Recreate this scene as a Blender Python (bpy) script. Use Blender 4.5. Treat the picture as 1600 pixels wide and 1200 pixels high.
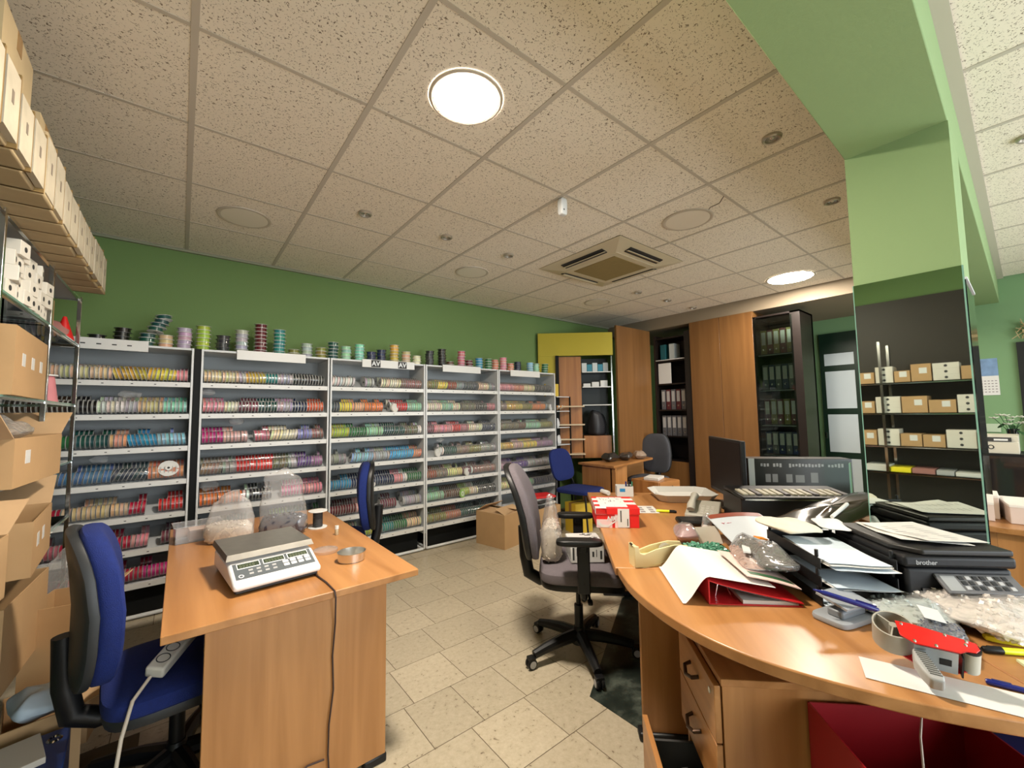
import bpy, bmesh, math, random
from mathutils import Vector, Matrix, noise
D = bpy.data
SC = bpy.context.scene
COL = SC.collection
R = math.radians
for o in list(D.objects):
    D.objects.remove(o)

# ---------------------------------------------------------------- camera
yaw, pitch, roll = 0.675851, 0.071233, -0.014268
fw = Vector((math.sin(yaw)*math.cos(pitch), math.cos(yaw)*math.cos(pitch), math.sin(pitch)))
rt = Vector((math.cos(yaw), -math.sin(yaw), 0))
up = rt.cross(fw)
rt2 = math.cos(roll)*rt + math.sin(roll)*up
up2 = -math.sin(roll)*rt + math.cos(roll)*up
cam = D.objects.new('camera', D.cameras.new('camera'))
COL.objects.link(cam)
cam.matrix_world = Matrix(((rt2.x, up2.x, -fw.x, 0.0062), (rt2.y, up2.y, -fw.y, -4.2705), (rt2.z, up2.z, -fw.z, 1.375), (0, 0, 0, 1)))
cam.data.sensor_width = 36
cam.data.lens = 645.06/1600*36
cam.data.clip_start = 0.02
SC.camera = cam

# ---------------------------------------------------------------- light
LAMP_POWER = 260.0
DAY_POWER = 62.0
w = D.worlds.new('daylight')
SC.world = w
w.use_nodes = True
w.node_tree.nodes['Background'].inputs[0].default_value = (0.80, 0.90, 1.0, 1)
w.node_tree.nodes['Background'].inputs[1].default_value = 1.5
def area(name, loc, rot, sx, sy, power, color):
    l = D.lights.new(name, 'AREA')
    l.shape = 'RECTANGLE'; l.size = sx; l.size_y = sy; l.energy = power; l.color = color
    o = D.objects.new(name, l); COL.objects.link(o)
    o.location = loc; o.rotation_euler = rot
    return o
# daylight through the shop windows of the street wall behind the camera
area('daylight_window', (1.3, -7.15, 1.45), (R(90), 0, 0), 2.4, 2.0, DAY_POWER, (0.93, 0.98, 1.0))
area('daylight_window', (4.5, -7.15, 1.45), (R(90), 0, 0), 2.4, 2.0, DAY_POWER, (0.93, 0.98, 1.0))
vs = SC.view_settings
vs.view_transform = 'Standard'
vs.look = 'None'
vs.gamma = 1
vs.use_curve_mapping = False
vs.exposure = 0.88

# ---------------------------------------------------------------- materials
MATS = {}
def nt(m):
    m.use_nodes = True
    return m.node_tree, m.node_tree.nodes['Principled BSDF']
def M(name, col=(0.5, 0.5, 0.5), rough=0.5, metal=0.0, alpha=1.0, coat=0.0, emit=None, es=0, var=0.0, vs_=6.0, bump=0.0, bs=60.0, trans=0.0, spec=0.5):
    if name in MATS:
        return MATS[name]
    m = D.materials.new(name)
    t, b = nt(m)
    b.inputs['Base Color'].default_value = (*col, 1)
    b.inputs['Roughness'].default_value = rough
    b.inputs['Metallic'].default_value = metal
    b.inputs['Alpha'].default_value = alpha
    b.inputs['Coat Weight'].default_value = coat
    b.inputs['Coat Roughness'].default_value = 0.08
    b.inputs['Transmission Weight'].default_value = trans
    b.inputs['Specular IOR Level'].default_value = spec
    if emit:
        b.inputs['Emission Color'].default_value = (*emit, 1)
        b.inputs['Emission Strength'].default_value = es
    if var > 0 or bump > 0:
        tc = t.nodes.new('ShaderNodeTexCoord')
        if var > 0:
            n = t.nodes.new('ShaderNodeTexNoise'); n.inputs['Scale'].default_value = vs_; n.inputs['Detail'].default_value = 4
            t.links.new(tc.outputs['Object'], n.inputs['Vector'])
            r = t.nodes.new('ShaderNodeMix'); r.data_type = 'RGBA'
            r.inputs[6].default_value = (*[c*(1-var) for c in col], 1)
            r.inputs[7].default_value = (*[min(1, c*(1+var)) for c in col], 1)
            t.links.new(n.outputs['Fac'], r.inputs[0]); t.links.new(r.outputs[2], b.inputs['Base Color'])
        if bump > 0:
            n2 = t.nodes.new('ShaderNodeTexNoise'); n2.inputs['Scale'].default_value = bs; n2.inputs['Detail'].default_value = 3
            t.links.new(tc.outputs['Object'], n2.inputs['Vector'])
            bp = t.nodes.new('ShaderNodeBump'); bp.inputs['Strength'].default_value = bump; bp.inputs['Distance'].default_value = 0.01
            t.links.new(n2.outputs['Fac'], bp.inputs['Height']); t.links.new(bp.outputs['Normal'], b.inputs['Normal'])
    MATS[name] = m
    return m
def wood(name, c1, c2, axis=0, rough=0.38, scale=1.0, coat=0.15):
    """laminate with long grain along the given object axis"""
    if name in MATS:
        return MATS[name]
    m = D.materials.new(name); t, b = nt(m)
    tc = t.nodes.new('ShaderNodeTexCoord'); mp = t.nodes.new('ShaderNodeMapping')
    s = [14*scale, 14*scale, 14*scale]; s[axis] = 0.9*scale
    mp.inputs['Scale'].default_value = s
    t.links.new(tc.outputs['Object'], mp.inputs['Vector'])
    n = t.nodes.new('ShaderNodeTexNoise'); n.inputs['Scale'].default_value = 1.0; n.inputs['Detail'].default_value = 5; n.inputs['Distortion'].default_value = 0.6
    t.links.new(mp.outputs['Vector'], n.inputs['Vector'])
    cr = t.nodes.new('ShaderNodeValToRGB')
    cr.color_ramp.elements[0].position = 0.3; cr.color_ramp.elements[0].color = (*c1, 1)
    cr.color_ramp.elements[1].position = 0.68; cr.color_ramp.elements[1].color = (*c2, 1)
    t.links.new(n.outputs['Fac'], cr.inputs['Fac']); t.links.new(cr.outputs['Color'], b.inputs['Base Color'])
    b.inputs['Roughness'].default_value = rough
    b.inputs['Coat Weight'].default_value = coat
    b.inputs['Coat Roughness'].default_value = 0.2
    MATS[name] = m
    return m
def thin(name, tint, fac, rough=0.1, diff=(1, 1, 1), dfac=0.0, wr=0.0):
    """thin clear sheet: transparent + gloss (+ milky diffuse); wr = wrinkle bump"""
    if name in MATS:
        return MATS[name]
    m = D.materials.new(name); t, b = nt(m)
    t.nodes.remove(b)
    out = t.nodes['Material Output']
    tr = t.nodes.new('ShaderNodeBsdfTransparent'); tr.inputs[0].default_value = (*tint, 1)
    gl = t.nodes.new('ShaderNodeBsdfGlossy'); gl.inputs['Roughness'].default_value = rough
    df = t.nodes.new('ShaderNodeBsdfDiffuse'); df.inputs[0].default_value = (*diff, 1)
    m1 = t.nodes.new('ShaderNodeMixShader'); m1.inputs[0].default_value = dfac
    t.links.new(tr.outputs[0], m1.inputs[1]); t.links.new(df.outputs[0], m1.inputs[2])
    fr = t.nodes.new('ShaderNodeLayerWeight'); fr.inputs['Blend'].default_value = fac
    m2 = t.nodes.new('ShaderNodeMixShader')
    if wr:
        mm = t.nodes.new('ShaderNodeMath'); mm.operation = 'MULTIPLY'; mm.inputs[1].default_value = 0.55
        t.links.new(fr.outputs['Facing'], mm.inputs[0]); t.links.new(mm.outputs[0], m2.inputs[0])
    else:
        t.links.new(fr.outputs['Fresnel'], m2.inputs[0])
    t.links.new(m1.outputs[0], m2.inputs[1]); t.links.new(gl.outputs[0], m2.inputs[2])
    t.links.new(m2.outputs[0], out.inputs[0])
    if wr:
        tc = t.nodes.new('ShaderNodeTexCoord')
        n = t.nodes.new('ShaderNodeTexNoise'); n.inputs['Scale'].default_value = 15; n.inputs['Detail'].default_value = 2; n.inputs['Distortion'].default_value = 1.0
        t.links.new(tc.outputs['Object'], n.inputs['Vector'])
        bp = t.nodes.new('ShaderNodeBump'); bp.inputs['Strength'].default_value = wr; bp.inputs['Distance'].default_value = 0.02
        t.links.new(n.outputs['Fac'], bp.inputs['Height'])
        t.links.new(bp.outputs['Normal'], gl.inputs['Normal']); t.links.new(bp.outputs['Normal'], fr.inputs['Normal'])
    MATS[name] = m
    return m
def objcol(name, rough=0.35, coat=0.3):
    if name in MATS:
        return MATS[name]
    m = D.materials.new(name); t, b = nt(m)
    oi = t.nodes.new('ShaderNodeObjectInfo')
    t.links.new(oi.outputs['Color'], b.inputs['Base Color'])
    b.inputs['Roughness'].default_value = rough; b.inputs['Coat Weight'].default_value = coat
    MATS[name] = m
    return m
def attrcol(name, rough=0.35, coat=0.3):
    if name in MATS:
        return MATS[name]
    m = D.materials.new(name); t, b = nt(m)
    a = t.nodes.new('ShaderNodeAttribute'); a.attribute_name = 'col'
    t.links.new(a.outputs['Color'], b.inputs['Base Color'])
    b.inputs['Roughness'].default_value = rough; b.inputs['Coat Weight'].default_value = coat
    MATS[name] = m
    return m

OAK1, OAK2 = (0.32, 0.135, 0.038), (0.47, 0.222, 0.076)
WX = wood('laminate_x', OAK1, OAK2, 0)
WY = wood('laminate_y', OAK1, OAK2, 1)
WZ = wood('laminate_z', OAK1, OAK2, 2)
WDIAG = WX
DOORW = wood('cabinet_wood', (0.155, 0.068, 0.019), (0.215, 0.10, 0.031), 2, rough=0.42, scale=0.8)
WHITE = M('white_enamel', (0.66, 0.68, 0.69), 0.4)
CHROME = M('chrome', (0.78, 0.80, 0.80), 0.14, 1.0)
BLACKP = M('black_plastic', (0.007, 0.007, 0.0075), 0.42, spec=0.35)
DARKG = M('dark_grey_plastic', (0.022, 0.024, 0.026), 0.45, spec=0.4)
GREYP = M('grey_plastic', (0.42, 0.42, 0.42), 0.45)
BLUEF = M('blue_fabric', (0.003, 0.015, 0.125), 0.9, var=0.25, vs_=90, bump=0.3, bs=400)
GREYF = M('mauve_grey_fabric', (0.135, 0.115, 0.128), 0.95, var=0.15, vs_=90, bump=0.3, bs=400)
DGREYF = M('charcoal_fabric', (0.06, 0.063, 0.075), 0.95, bump=0.3, bs=400)
CARD = M('cardboard', (0.46, 0.285, 0.135), 0.85, var=0.12, vs_=7)
CARDIN = M('cardboard_inside', (0.50, 0.33, 0.18), 0.9, var=0.1, vs_=9)
TAPE = M('brown_tape', (0.30, 0.17, 0.06), 0.25)
PAPER = M('paper', (0.66, 0.645, 0.61), 0.8)
PAPERB = M('bluish_paper', (0.62, 0.72, 0.80), 0.6)
INK = M('ink', (0.03, 0.03, 0.03), 0.7)
GREENW = M('green_wall_paint', (0.135, 0.225, 0.068), 0.75, var=0.04, vs_=2, bump=0.05, bs=120)
GREENL = M('pale_green_paint', (0.235, 0.34, 0.15), 0.75, var=0.03, vs_=2, bump=0.06, bs=120)
GLASS = thin('clear_glass', (0.86, 0.95, 0.91), 0.35, 0.02)
GEDGE = M('glass_edge', (0.20, 0.38, 0.30), 0.1, coat=0.5)
MIRROR = M('mirror_silver', (0.58, 0.63, 0.56), 0.015, 1.0)
SMOKE = M('dark_glass', (0.010, 0.012, 0.014), 0.04, coat=1.0)
POLY = thin('clear_polybag', (0.97, 0.97, 0.97), 0.34, 0.07, (0.9, 0.9, 0.9), 0.13, wr=1.0)
MILKY = thin('milky_polybag', (0.97, 0.97, 0.97), 0.30, 0.14, (0.88, 0.87, 0.86), 0.22, wr=0.7)
CLEARP = thin('clear_plastic', (0.93, 0.94, 0.95), 0.25, 0.1, (0.9, 0.9, 0.92), 0.16)
RED = M('red_card', (0.62, 0.012, 0.012), 0.45)
YEL = M('yellow_plastic', (0.85, 0.72, 0.03), 0.4)

# ---------------------------------------------------------------- geometry helpers
class G:
    def __init__(s):
        s.v = []; s.f = []; s.m = []
    def add(s, vs, fs, m=0, T=None):
        o = len(s.v)
        s.v += [tuple(T @ Vector(v)) if T else tuple(v) for v in vs]
        s.f += [tuple(i+o for i in f) for f in fs]
        s.m += [m]*len(fs)
        return s
    def box(s, x0, x1, y0, y1, z0, z1, m=0, T=None):
        vs = [(x, y, z) for z in (z0, z1) for y in (y0, y1) for x in (x0, x1)]
        fs = [(0, 2, 3, 1), (4, 5, 7, 6), (0, 1, 5, 4), (2, 6, 7, 3), (0, 4, 6, 2), (1, 3, 7, 5)]
        return s.add(vs, fs, m, T)
    def prism(s, poly, z0, z1, m=0, T=None):
        n = len(poly)
        vs = [(x, y, z0) for x, y in poly] + [(x, y, z1) for x, y in poly]
        fs = [tuple(reversed(range(n))), tuple(range(n, 2*n))] + [(i, (i+1) % n, n+(i+1) % n, n+i) for i in range(n)]
        return s.add(vs, fs, m, T)
    def lathe(s, prof, n=20, c=(0, 0, 0), m=0, T=None, cap=True):
        vs = []; fs = []
        for r_, z in prof:
            for k in range(n):
                a = 2*math.pi*k/n
                vs.append((c[0]+r_*math.cos(a), c[1]+r_*math.sin(a), c[2]+z))
        for j in range(len(prof)-1):
            for k in range(n):
                fs.append((j*n+k, j*n+(k+1) % n, (j+1)*n+(k+1) % n, (j+1)*n+k))
        if cap:
            fs.append(tuple(reversed(range(n))))
            fs.append(tuple(range((len(prof)-1)*n, len(prof)*n)))
        return s.add(vs, fs, m, T)
    def cyl(s, r_, z0, z1, c=(0, 0, 0), n=20, m=0, T=None):
        return s.lathe([(r_, z0), (r_, z1)], n, c, m, T)
    def tube(s, pts, r_, n=8, m=0, T=None):
        pts = [Vector(p) for p in pts]; vs = []; fs = []
        for i, p in enumerate(pts):
            d = (pts[min(i+1, len(pts)-1)] - pts[max(i-1, 0)]).normalized()
            a = d.orthogonal().normalized() if i == 0 else (a - d*a.dot(d)).normalized()
            b = d.cross(a)
            rr = r_[i] if isinstance(r_, (list, tuple)) else r_
            for k in range(n):
                t = 2*math.pi*k/n
                vs.append(p + (a*math.cos(t)+b*math.sin(t))*rr)
        for i in range(len(pts)-1):
            for k in range(n):
                fs.append((i*n+k, i*n+(k+1) % n, (i+1)*n+(k+1) % n, (i+1)*n+k))
        fs.append(tuple(reversed(range(n)))); fs.append(tuple(range((len(pts)-1)*n, len(pts)*n)))
        return s.add(vs, fs, m, T)
    def sell(s, c, a, b, h, e1=0.3, e2=0.3, nu=28, nv=14, m=0, fn=None, T=None):
        """superellipsoid: e1 rounds the profile, e2 rounds the outline"""
        pw = lambda x, e: math.copysign(abs(x)**e, x)
        vs = []; fs = []
        for j in range(nv+1):
            ph = -math.pi/2 + math.pi*j/nv
            for i in range(nu):
                th = 2*math.pi*i/nu
                p = Vector((a*pw(math.cos(ph), e1)*pw(math.cos(th), e2), b*pw(math.cos(ph), e1)*pw(math.sin(th), e2), h*pw(math.sin(ph), e1)))
                if fn: p = Vector(fn(p))
                vs.append((p.x+c[0], p.y+c[1], p.z+c[2]))
        for j in range(nv):
            for i in range(nu):
                fs.append((j*nu+i, j*nu+(i+1) % nu, (j+1)*nu+(i+1) % nu, (j+1)*nu+i))
        return s.add(vs, fs, m, T)
    def sheet(s, fn, nu, nv, m=0, th=0.0015):
        """thin sheet with thickness: fn(u,v)->point, u,v in 0..1"""
        top = [[Vector(fn(i/nu, j/nv)) for i in range(nu+1)] for j in range(nv+1)]
        vs = []; fs = []
        for j in range(nv+1):
            for i in range(nu+1):
                du = top[j][min(i+1, nu)]-top[j][max(i-1, 0)]; dv = top[min(j+1, nv)][i]-top[max(j-1, 0)][i]
                n = du.cross(dv); n = n.normalized() if n.length > 1e-9 else Vector((0, 0, 1))
                vs.append((top[j][i], n))
        W = nu+1; N = len(vs)
        pts = [p for p, n in vs]+[p-n*th for p, n in vs]
        for j in range(nv):
            for i in range(nu):
                a = j*W+i
                fs.append((a, a+1, a+1+W, a+W)); fs.append((N+a, N+a+W, N+a+1+W, N+a+1))
        ring = [i for i in range(W)]+[j*W+nu for j in range(1, nv+1)]+[nv*W+i for i in range(nu-1, -1, -1)]+[j*W for j in range(nv-1, 0, -1)]
        for k in range(len(ring)):
            a, b = ring[k], ring[(k+1) % len(ring)]
            fs.append((b, a, N+a, N+b))
        return s.add(pts, fs, m)
    def mesh(s, name, mats, smooth=35):
        me = D.meshes.new(name)
        me.from_pydata(s.v, [], s.f)
        for m in (mats if isinstance(mats, (list, tuple)) else [mats]):
            me.materials.append(m)
        if any(s.m):
            me.polygons.foreach_set('material_index', s.m)
        if smooth:
            me.polygons.foreach_set('use_smooth', [True]*len(me.polygons))
            me.set_sharp_from_angle(angle=R(smooth))
        me.update()
        return me
    def build(s, name, mats, parent=None, loc=(0, 0, 0), rz=0, bevel=0, smooth=35, rot=None, segs=2):
        o = D.objects.new(name, s.mesh(name, mats, smooth))
        COL.objects.link(o)
        o.location = loc
        o.rotation_euler = rot if rot else (0, 0, rz)
        if parent: o.parent = parent
        if bevel:
            b = o.modifiers.new('bevel', 'BEVEL'); b.width = bevel; b.segments = segs; b.limit_method = 'ANGLE'; b.angle_limit = R(40)
        return o
def tag(o, label, cat=None, group=None, kind=None):
    o['label'] = label
    if cat: o['category'] = cat
    if group: o['group'] = group
    if kind: o['kind'] = kind
    return o
def thing(name, label, cat, loc=(0, 0, 0), rz=0, group=None, rot=None):
    o = D.objects.new(name, None); COL.objects.link(o)
    o.empty_display_size = 0.05
    o.location = loc; o.rotation_euler = rot if rot else (0, 0, rz)
    return tag(o, label, cat, group)
def struct(o, label=None):
    o['kind'] = 'structure'
    if label: o['label'] = label
    return o
def dup(src, parent=None, loc=None, rz=None, rot=None):
    c = src.copy(); COL.objects.link(c)
    if parent: c.parent = parent
    if loc is not None: c.location = loc
    if rz is not None: c.rotation_euler = (0, 0, rz)
    if rot is not None: c.rotation_euler = rot
    return c
def TR(loc, rx=0, ry=0, rz=0, s=1):
    return Matrix.Translation(loc) @ Matrix.Rotation(rz, 4, 'Z') @ Matrix.Rotation(ry, 4, 'Y') @ Matrix.Rotation(rx, 4, 'X') @ Matrix.Scale(s, 4)
def text(name, body, size, mat, parent, loc, rot, ext=0.0004, squash=1.0, shear=0, bold=0.0):
    c = D.curves.new(name, 'FONT'); c.body = body; c.size = size; c.extrude = ext; c.shear = shear; c.offset = bold
    c.align_x = 'CENTER'; c.align_y = 'CENTER'
    t = D.objects.new(name, c); COL.objects.link(t)
    dg = bpy.context.evaluated_depsgraph_get()
    me = D.meshes.new_from_object(t.evaluated_get(dg))
    D.objects.remove(t); D.curves.remove(c)
    me.materials.clear(); me.materials.append(mat)
    o = D.objects.new(name, me); COL.objects.link(o)
    o.parent = parent; o.location = loc; o.rotation_euler = rot; o.scale = (squash, 1, 1)
    return o
rnd = random.Random(7)
U = rnd.uniform

# ---------------------------------------------------------------- room shell
ZC = 2.769
XL, XR, YB, YF = -0.93, 6.9, 0.03, -7.0
# floor: slab plus individual stone tiles
def stone(name, c1, c2, c3, sc, pos=(0.27, 0.36)):
    m = D.materials.new(name); t, b = nt(m)
    tc = t.nodes.new('ShaderNodeTexCoord'); oi = t.nodes.new('ShaderNodeObjectInfo')
    va = t.nodes.new('ShaderNodeVectorMath'); va.operation = 'ADD'
    t.links.new(tc.outputs['Object'], va.inputs[0]); 
    mu = t.nodes.new('ShaderNodeMath'); mu.operation = 'MULTIPLY'; mu.inputs[1].default_value = 37.0
    t.links.new(oi.outputs['Random'], mu.inputs[0]); t.links.new(mu.outputs[0], va.inputs[1])
    n = t.nodes.new('ShaderNodeTexNoise'); n.inputs['Scale'].default_value = sc; n.inputs['Detail'].default_value = 6; n.inputs['Roughness'].default_value = 0.7
    t.links.new(va.outputs[0], n.inputs['Vector'])
    cr = t.nodes.new('ShaderNodeValToRGB')
    e = cr.color_ramp.elements
    e[0].position = pos[0]; e[0].color = (*c1, 1); e[1].position = pos[1]; e[1].color = (*c2, 1)
    e2 = e.new(0.75); e2.color = (*c3, 1)
    t.links.new(n.outputs['Fac'], cr.inputs['Fac'])
    mx = t.nodes.new('ShaderNodeMix'); mx.data_type = 'RGBA'; mx.blend_type = 'MULTIPLY'; mx.inputs[0].default_value = 1
    mr = t.nodes.new('ShaderNodeMapRange'); mr.inputs[3].default_value = 0.88; mr.inputs[4].default_value = 1.05
    t.links.new(oi.outputs['Random'], mr.inputs[0])
    t.links.new(cr.outputs['Color'], mx.inputs[6]); t.links.new(mr.outputs[0], mx.inputs[7])
    t.links.new(mx.outputs[2], b.inputs['Base Color'])
    b.inputs['Roughness'].default_value = 0.28
    return m
STONE = stone('speckled_stone', (0.12, 0.08, 0.045), (0.44, 0.375, 0.265), (0.55, 0.48, 0.36), 42, (0.32, 0.385))
DSTONE = stone('dark_marble', (0.008, 0.012, 0.010), (0.022, 0.03, 0.024), (0.13, 0.15, 0.12), 7, (0.30, 0.50))
GROUT = M('grout', (0.12, 0.09, 0.055), 0.85)
floor = struct(G().box(XL-0.1, XR+0.1, YF-0.1, YB+0.1, -0.1, -0.004).build('floor', STONE), 'pale speckled stone tile floor')
tm = {}
for L in (0.25, 0.30, 0.40):
    tm[L] = G().box(0.0018, L-0.0018, 0.0018, 0.3032, -0.02, 0.0).mesh('floor_tile', STONE, 0)
groutbed = G().box(-0.93, 4.4, -3.75, 0.03, -0.015, -0.0015).build('grout_bed', GROUT, floor)
groutbed['label'] = 'darker joints between the floor tiles'
fr_ = random.Random(3)
rows = 12
for j in range(rows):
    y = -0.21 - 0.305*(j+1) + 0.0
    x = -0.62 - fr_.uniform(0, 0.3)
    while x < 4.3:
        L = fr_.choice((0.25, 0.30, 0.30, 0.40))
        if not (x < -0.3 and j > 4) :
            o = D.objects.new('floor_tile', tm[L]); COL.objects.link(o); o.parent = floor
            o.location = (x, y, 0)
        x += L
# dark marble inlay under the desk
inl = G().prism([(1.60, -2.85), (1.61, -3.75), (2.1, -4.3), (3.4, -4.3), (3.4, -2.2), (2.60, -2.3)], 0.0, 0.0012).build('dark_inlay', DSTONE, floor)
inl['label'] = 'dark green-black marble inlay in the floor'

# ceiling: T-grid and mineral tiles
def ceil_mat():
    m = D.materials.new('mineral_tile'); t, b = nt(m)
    tc = t.nodes.new('ShaderNodeTexCoord'); oi = t.nodes.new('ShaderNodeObjectInfo')
    va = t.nodes.new('ShaderNodeVectorMath'); va.operation = 'ADD'
    mu = t.nodes.new('ShaderNodeMath'); mu.operation = 'MULTIPLY'; mu.inputs[1].default_value = 11.0
    t.links.new(oi.outputs['Random'], mu.inputs[0])
    t.links.new(tc.outputs['Object'], va.inputs[0]); t.links.new(mu.outputs[0], va.inputs[1])
    n = t.nodes.new('ShaderNodeTexNoise'); n.inputs['Scale'].default_value = 120; n.inputs['Detail'].default_value = 2; n.inputs['Distortion'].default_value = 1.0
    t.links.new(va.outputs[0], n.inputs['Vector'])
    cr = t.nodes.new('ShaderNodeValToRGB')
    e = cr.color_ramp.elements
    e[0].position = 0.345; e[0].color = (0.20, 0.155, 0.11, 1)
    e[1].position = 0.40; e[1].color = (0.80, 0.73, 0.62, 1)
    t.links.new(n.outputs['Fac'], cr.inputs['Fac']); t.links.new(cr.outputs['Color'], b.inputs['Base Color'])
    bp = t.nodes.new('ShaderNodeBump'); bp.inputs['Strength'].default_value = 0.35; bp.inputs['Distance'].default_value = 0.004
    t.links.new(cr.outputs['Color'], bp.inputs['Height']); t.links.new(bp.outputs['Normal'], b.inputs['Normal'])
    b.inputs['Roughness'].default_value = 0.9
    return m
CEILM = ceil_mat()
GRID = M('ceiling_grid_paint', (0.50, 0.45, 0.38), 0.6)
ceiling = struct(G().box(XL-0.1, XR+0.1, YF-0.1, YB+0.1, ZC+0.03, ZC+0.13).build('ceiling', M('ceiling_slab', (0.5, 0.47, 0.42), 0.9)), 'suspended ceiling of speckled mineral tiles')
T6 = 0.625
tile_me = G().box(0.009, T6-0.009, 0.009, T6-0.009, 0.0, 0.014).mesh('ceiling_tile', CEILM, 0)
x0c = -2*T6
for i in range(13):
    for j in range(10):
        x = x0c+i*T6; y = -(j+1)*T6
        if x + T6 < XL + 0.02 or x > XR-0.02: continue
        o = D.objects.new('ceiling_tile', tile_me); COL.objects.link(o); o.parent = ceiling
        o.location = (x, y, ZC)
for i in range(13):
    x = x0c+i*T6
    if x < XL: continue
    G().box(x-0.012, x+0.012, YF, YB, ZC-0.003, ZC+0.03).build('grid_runner', GRID, ceiling)
for j in range(11):
    G().box(XL, XR, -j*T6-0.009, -j*T6+0.009, ZC-0.002, ZC+0.03).build('grid_runner', GRID, ceiling)

wb = struct(G().box(XL-0.1, XR+0.1, YB, YB+0.1, 0, ZC+0.1).build('wall_back', GREENW), 'olive green painted wall behind the ribbon shelves')
tr1 = struct(G().box(XL, XR, YB-0.025, YB, ZC-0.02, ZC).build('trim_1', M('trim_dull', (0.26, 0.27, 0.18), 0.7)), 'thin ceiling edge trim above green wall')
wl = struct(G().box(XL-0.1, XL, YF, YB, 0, ZC+0.1).build('wall_left', GREENW), 'green painted side wall behind the glass rack')
wr_ = struct(G().box(XR, XR+0.1, YF, YB, 0, ZC+0.1).build('wall_right', M('pale_green_wall', (0.165, 0.29, 0.135), 0.75, var=0.04, vs_=2)), 'pale green wall beyond the mirrored pillar')
# street wall with two windows, behind the camera
wf = G()
wf.box(XL, 0.1, YF-0.1, YF, 0, ZC+0.1).box(2.5, 3.3, YF-0.1, YF, 0, ZC+0.1).box(5.7, XR, YF-0.1, YF, 0, ZC+0.1)
wf.box(0.1, 2.5, YF-0.1, YF, 0, 0.45).box(3.3, 5.7, YF-0.1, YF, 0, 0.45).box(0.1, 2.5, YF-0.1, YF, 2.45, ZC+0.1).box(3.3, 5.7, YF-0.1, YF, 2.45, ZC+0.1)
struct(wf.build('wall_front', GREENL), 'green street wall with two shop windows')
for k, xc in enumerate((1.3, 4.5)):
    wd = struct(G().box(-1.2, -1.13, -0.05, 0.05, 0.45, 2.45).box(1.13, 1.2, -0.05, 0.05, 0.45, 2.45).box(-1.13, 1.13, -0.05, 0.05, 0.45, 0.52).box(-1.13, 1.13, -0.05, 0.05, 2.38, 2.45)
                .box(-0.03, 0.03, -0.05, 0.05, 0.52, 2.38).box(-1.13, 1.13, -0.05, 0.05, 1.62, 1.68).build('window_%d' % (k+1), WHITE, loc=(xc, YF-0.05, 0)), 'white framed shop window')

# beam and mirrored pillar
beam = struct(G().box(0.2, XR, -4.145, -3.82, 2.5, ZC+0.03).build('trim_2', GREENL, bevel=0.004), 'pale green ceiling beam running to the pillar')
struct(G().box(0.2, XR, -4.19, -4.145, ZC-0.012, ZC-0.004).build('trim_3', GRID), 'ceiling edge trim along the green beam')
PX0, PX1, PY0, PY1 = 2.32, 2.68, -4.145, -3.82
pil = struct(G().box(PX0, PX1, PY0, PY1, 0, 2.5).build('wall_pillar', GREENL), 'square pale green pillar under the beam')
mp = thing('mirror_cladding', 'tall mirror panels cladding the square green pillar', 'mirror', ((PX0+PX1)/2, PY0-0.01, 0))
ox, oy = (PX0+PX1)/2, PY0-0.01
def mbox(nm, x0, x1, y0, y1, z0, z1, mat, bev=0.0):
    return G().box(x0-ox, x1-ox, y0-oy, y1-oy, z0, z1).build(nm, mat, mp, bevel=bev)
mbox('mirror_panel', PX0-0.008, PX0-0.001, PY0, PY1, 0.05, 1.915, MIRROR)
mbox('side_panel', PX0, PX1, PY0-0.008, PY0-0.001, 0.05, 1.86, SMOKE)
mbox('edge_strip', PX0-0.009, PX0-0.001, PY0-0.005, PY0, 0.05, 1.915, GEDGE)
mbox('edge_strip', PX0-0.009, PX0-0.001, PY1, PY1+0.003, 0.05, 1.915, GEDGE)
mbox('top_ledge', PX0-0.008, PX1+0.004, PY0-0.012, PY0-0.001, 1.86, 1.868, WHITE)
# ---------------------------------------------------------------- ceiling fixtures
LAMPW = M('lamp_diffuser_lit', (1, 1, 1), 0.5, emit=(1.0, 0.89, 0.75), es=LAMP_POWER)
LAMPW2 = M('lamp_diffuser_dim', (1, 1, 1), 0.5, emit=(1.0, 0.89, 0.75), es=LAMP_POWER*0.38)
DISCW = M('lamp_diffuser_off', (0.74, 0.68, 0.58), 0.45)
RIMW = M('lamp_rim', (0.50, 0.44, 0.36), 0.5)
def round_lamp(x, y, label, lit, r=0.14):
    t = thing('ceiling_lamp', label, 'ceiling lamp', (x, y, ZC-0.006), 0, 'round recessed ceiling lamps')
    t.scale = (1, 1, 0.4)
    G().lathe([(r-0.002, 0.002), (r+0.012, -0.004), (r+0.022, 0.0), (r+0.024, 0.014)], 40, cap=False).build('rim', RIMW, t)
    G().lathe([(r, 0.006), (r, -0.001), (r*0.7, -0.004), (0.004, -0.005)], 40).build('diffuser', (LAMPW if r < 0.15 else LAMPW2) if lit else DISCW, t)
round_lamp(0.948, -2.80, 'lit round ceiling lamp above the weighing desk', True)
round_lamp(5.0, -2.78, 'lit round ceiling lamp near the wooden cupboard doors', True, 0.2)
round_lamp(0.31, -0.93, 'unlit round ceiling lamp nearest the left end of green wall', False)
round_lamp(2.2, -0.93, 'unlit round ceiling lamp over the middle ribbon shelves', False)
round_lamp(4.09, -0.93, 'unlit round ceiling lamp by the yellow fascia', False)
round_lamp(2.85, -2.80, 'unlit round ceiling lamp beside the air conditioner and ceiling crack', False, 0.15)
SPOTG = M('spot_reflector', (0.5, 0.48, 0.44), 0.25, 0.8)
SPOTR = M('spot_ring', (0.46, 0.42, 0.36), 0.3, 0.6)
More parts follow.
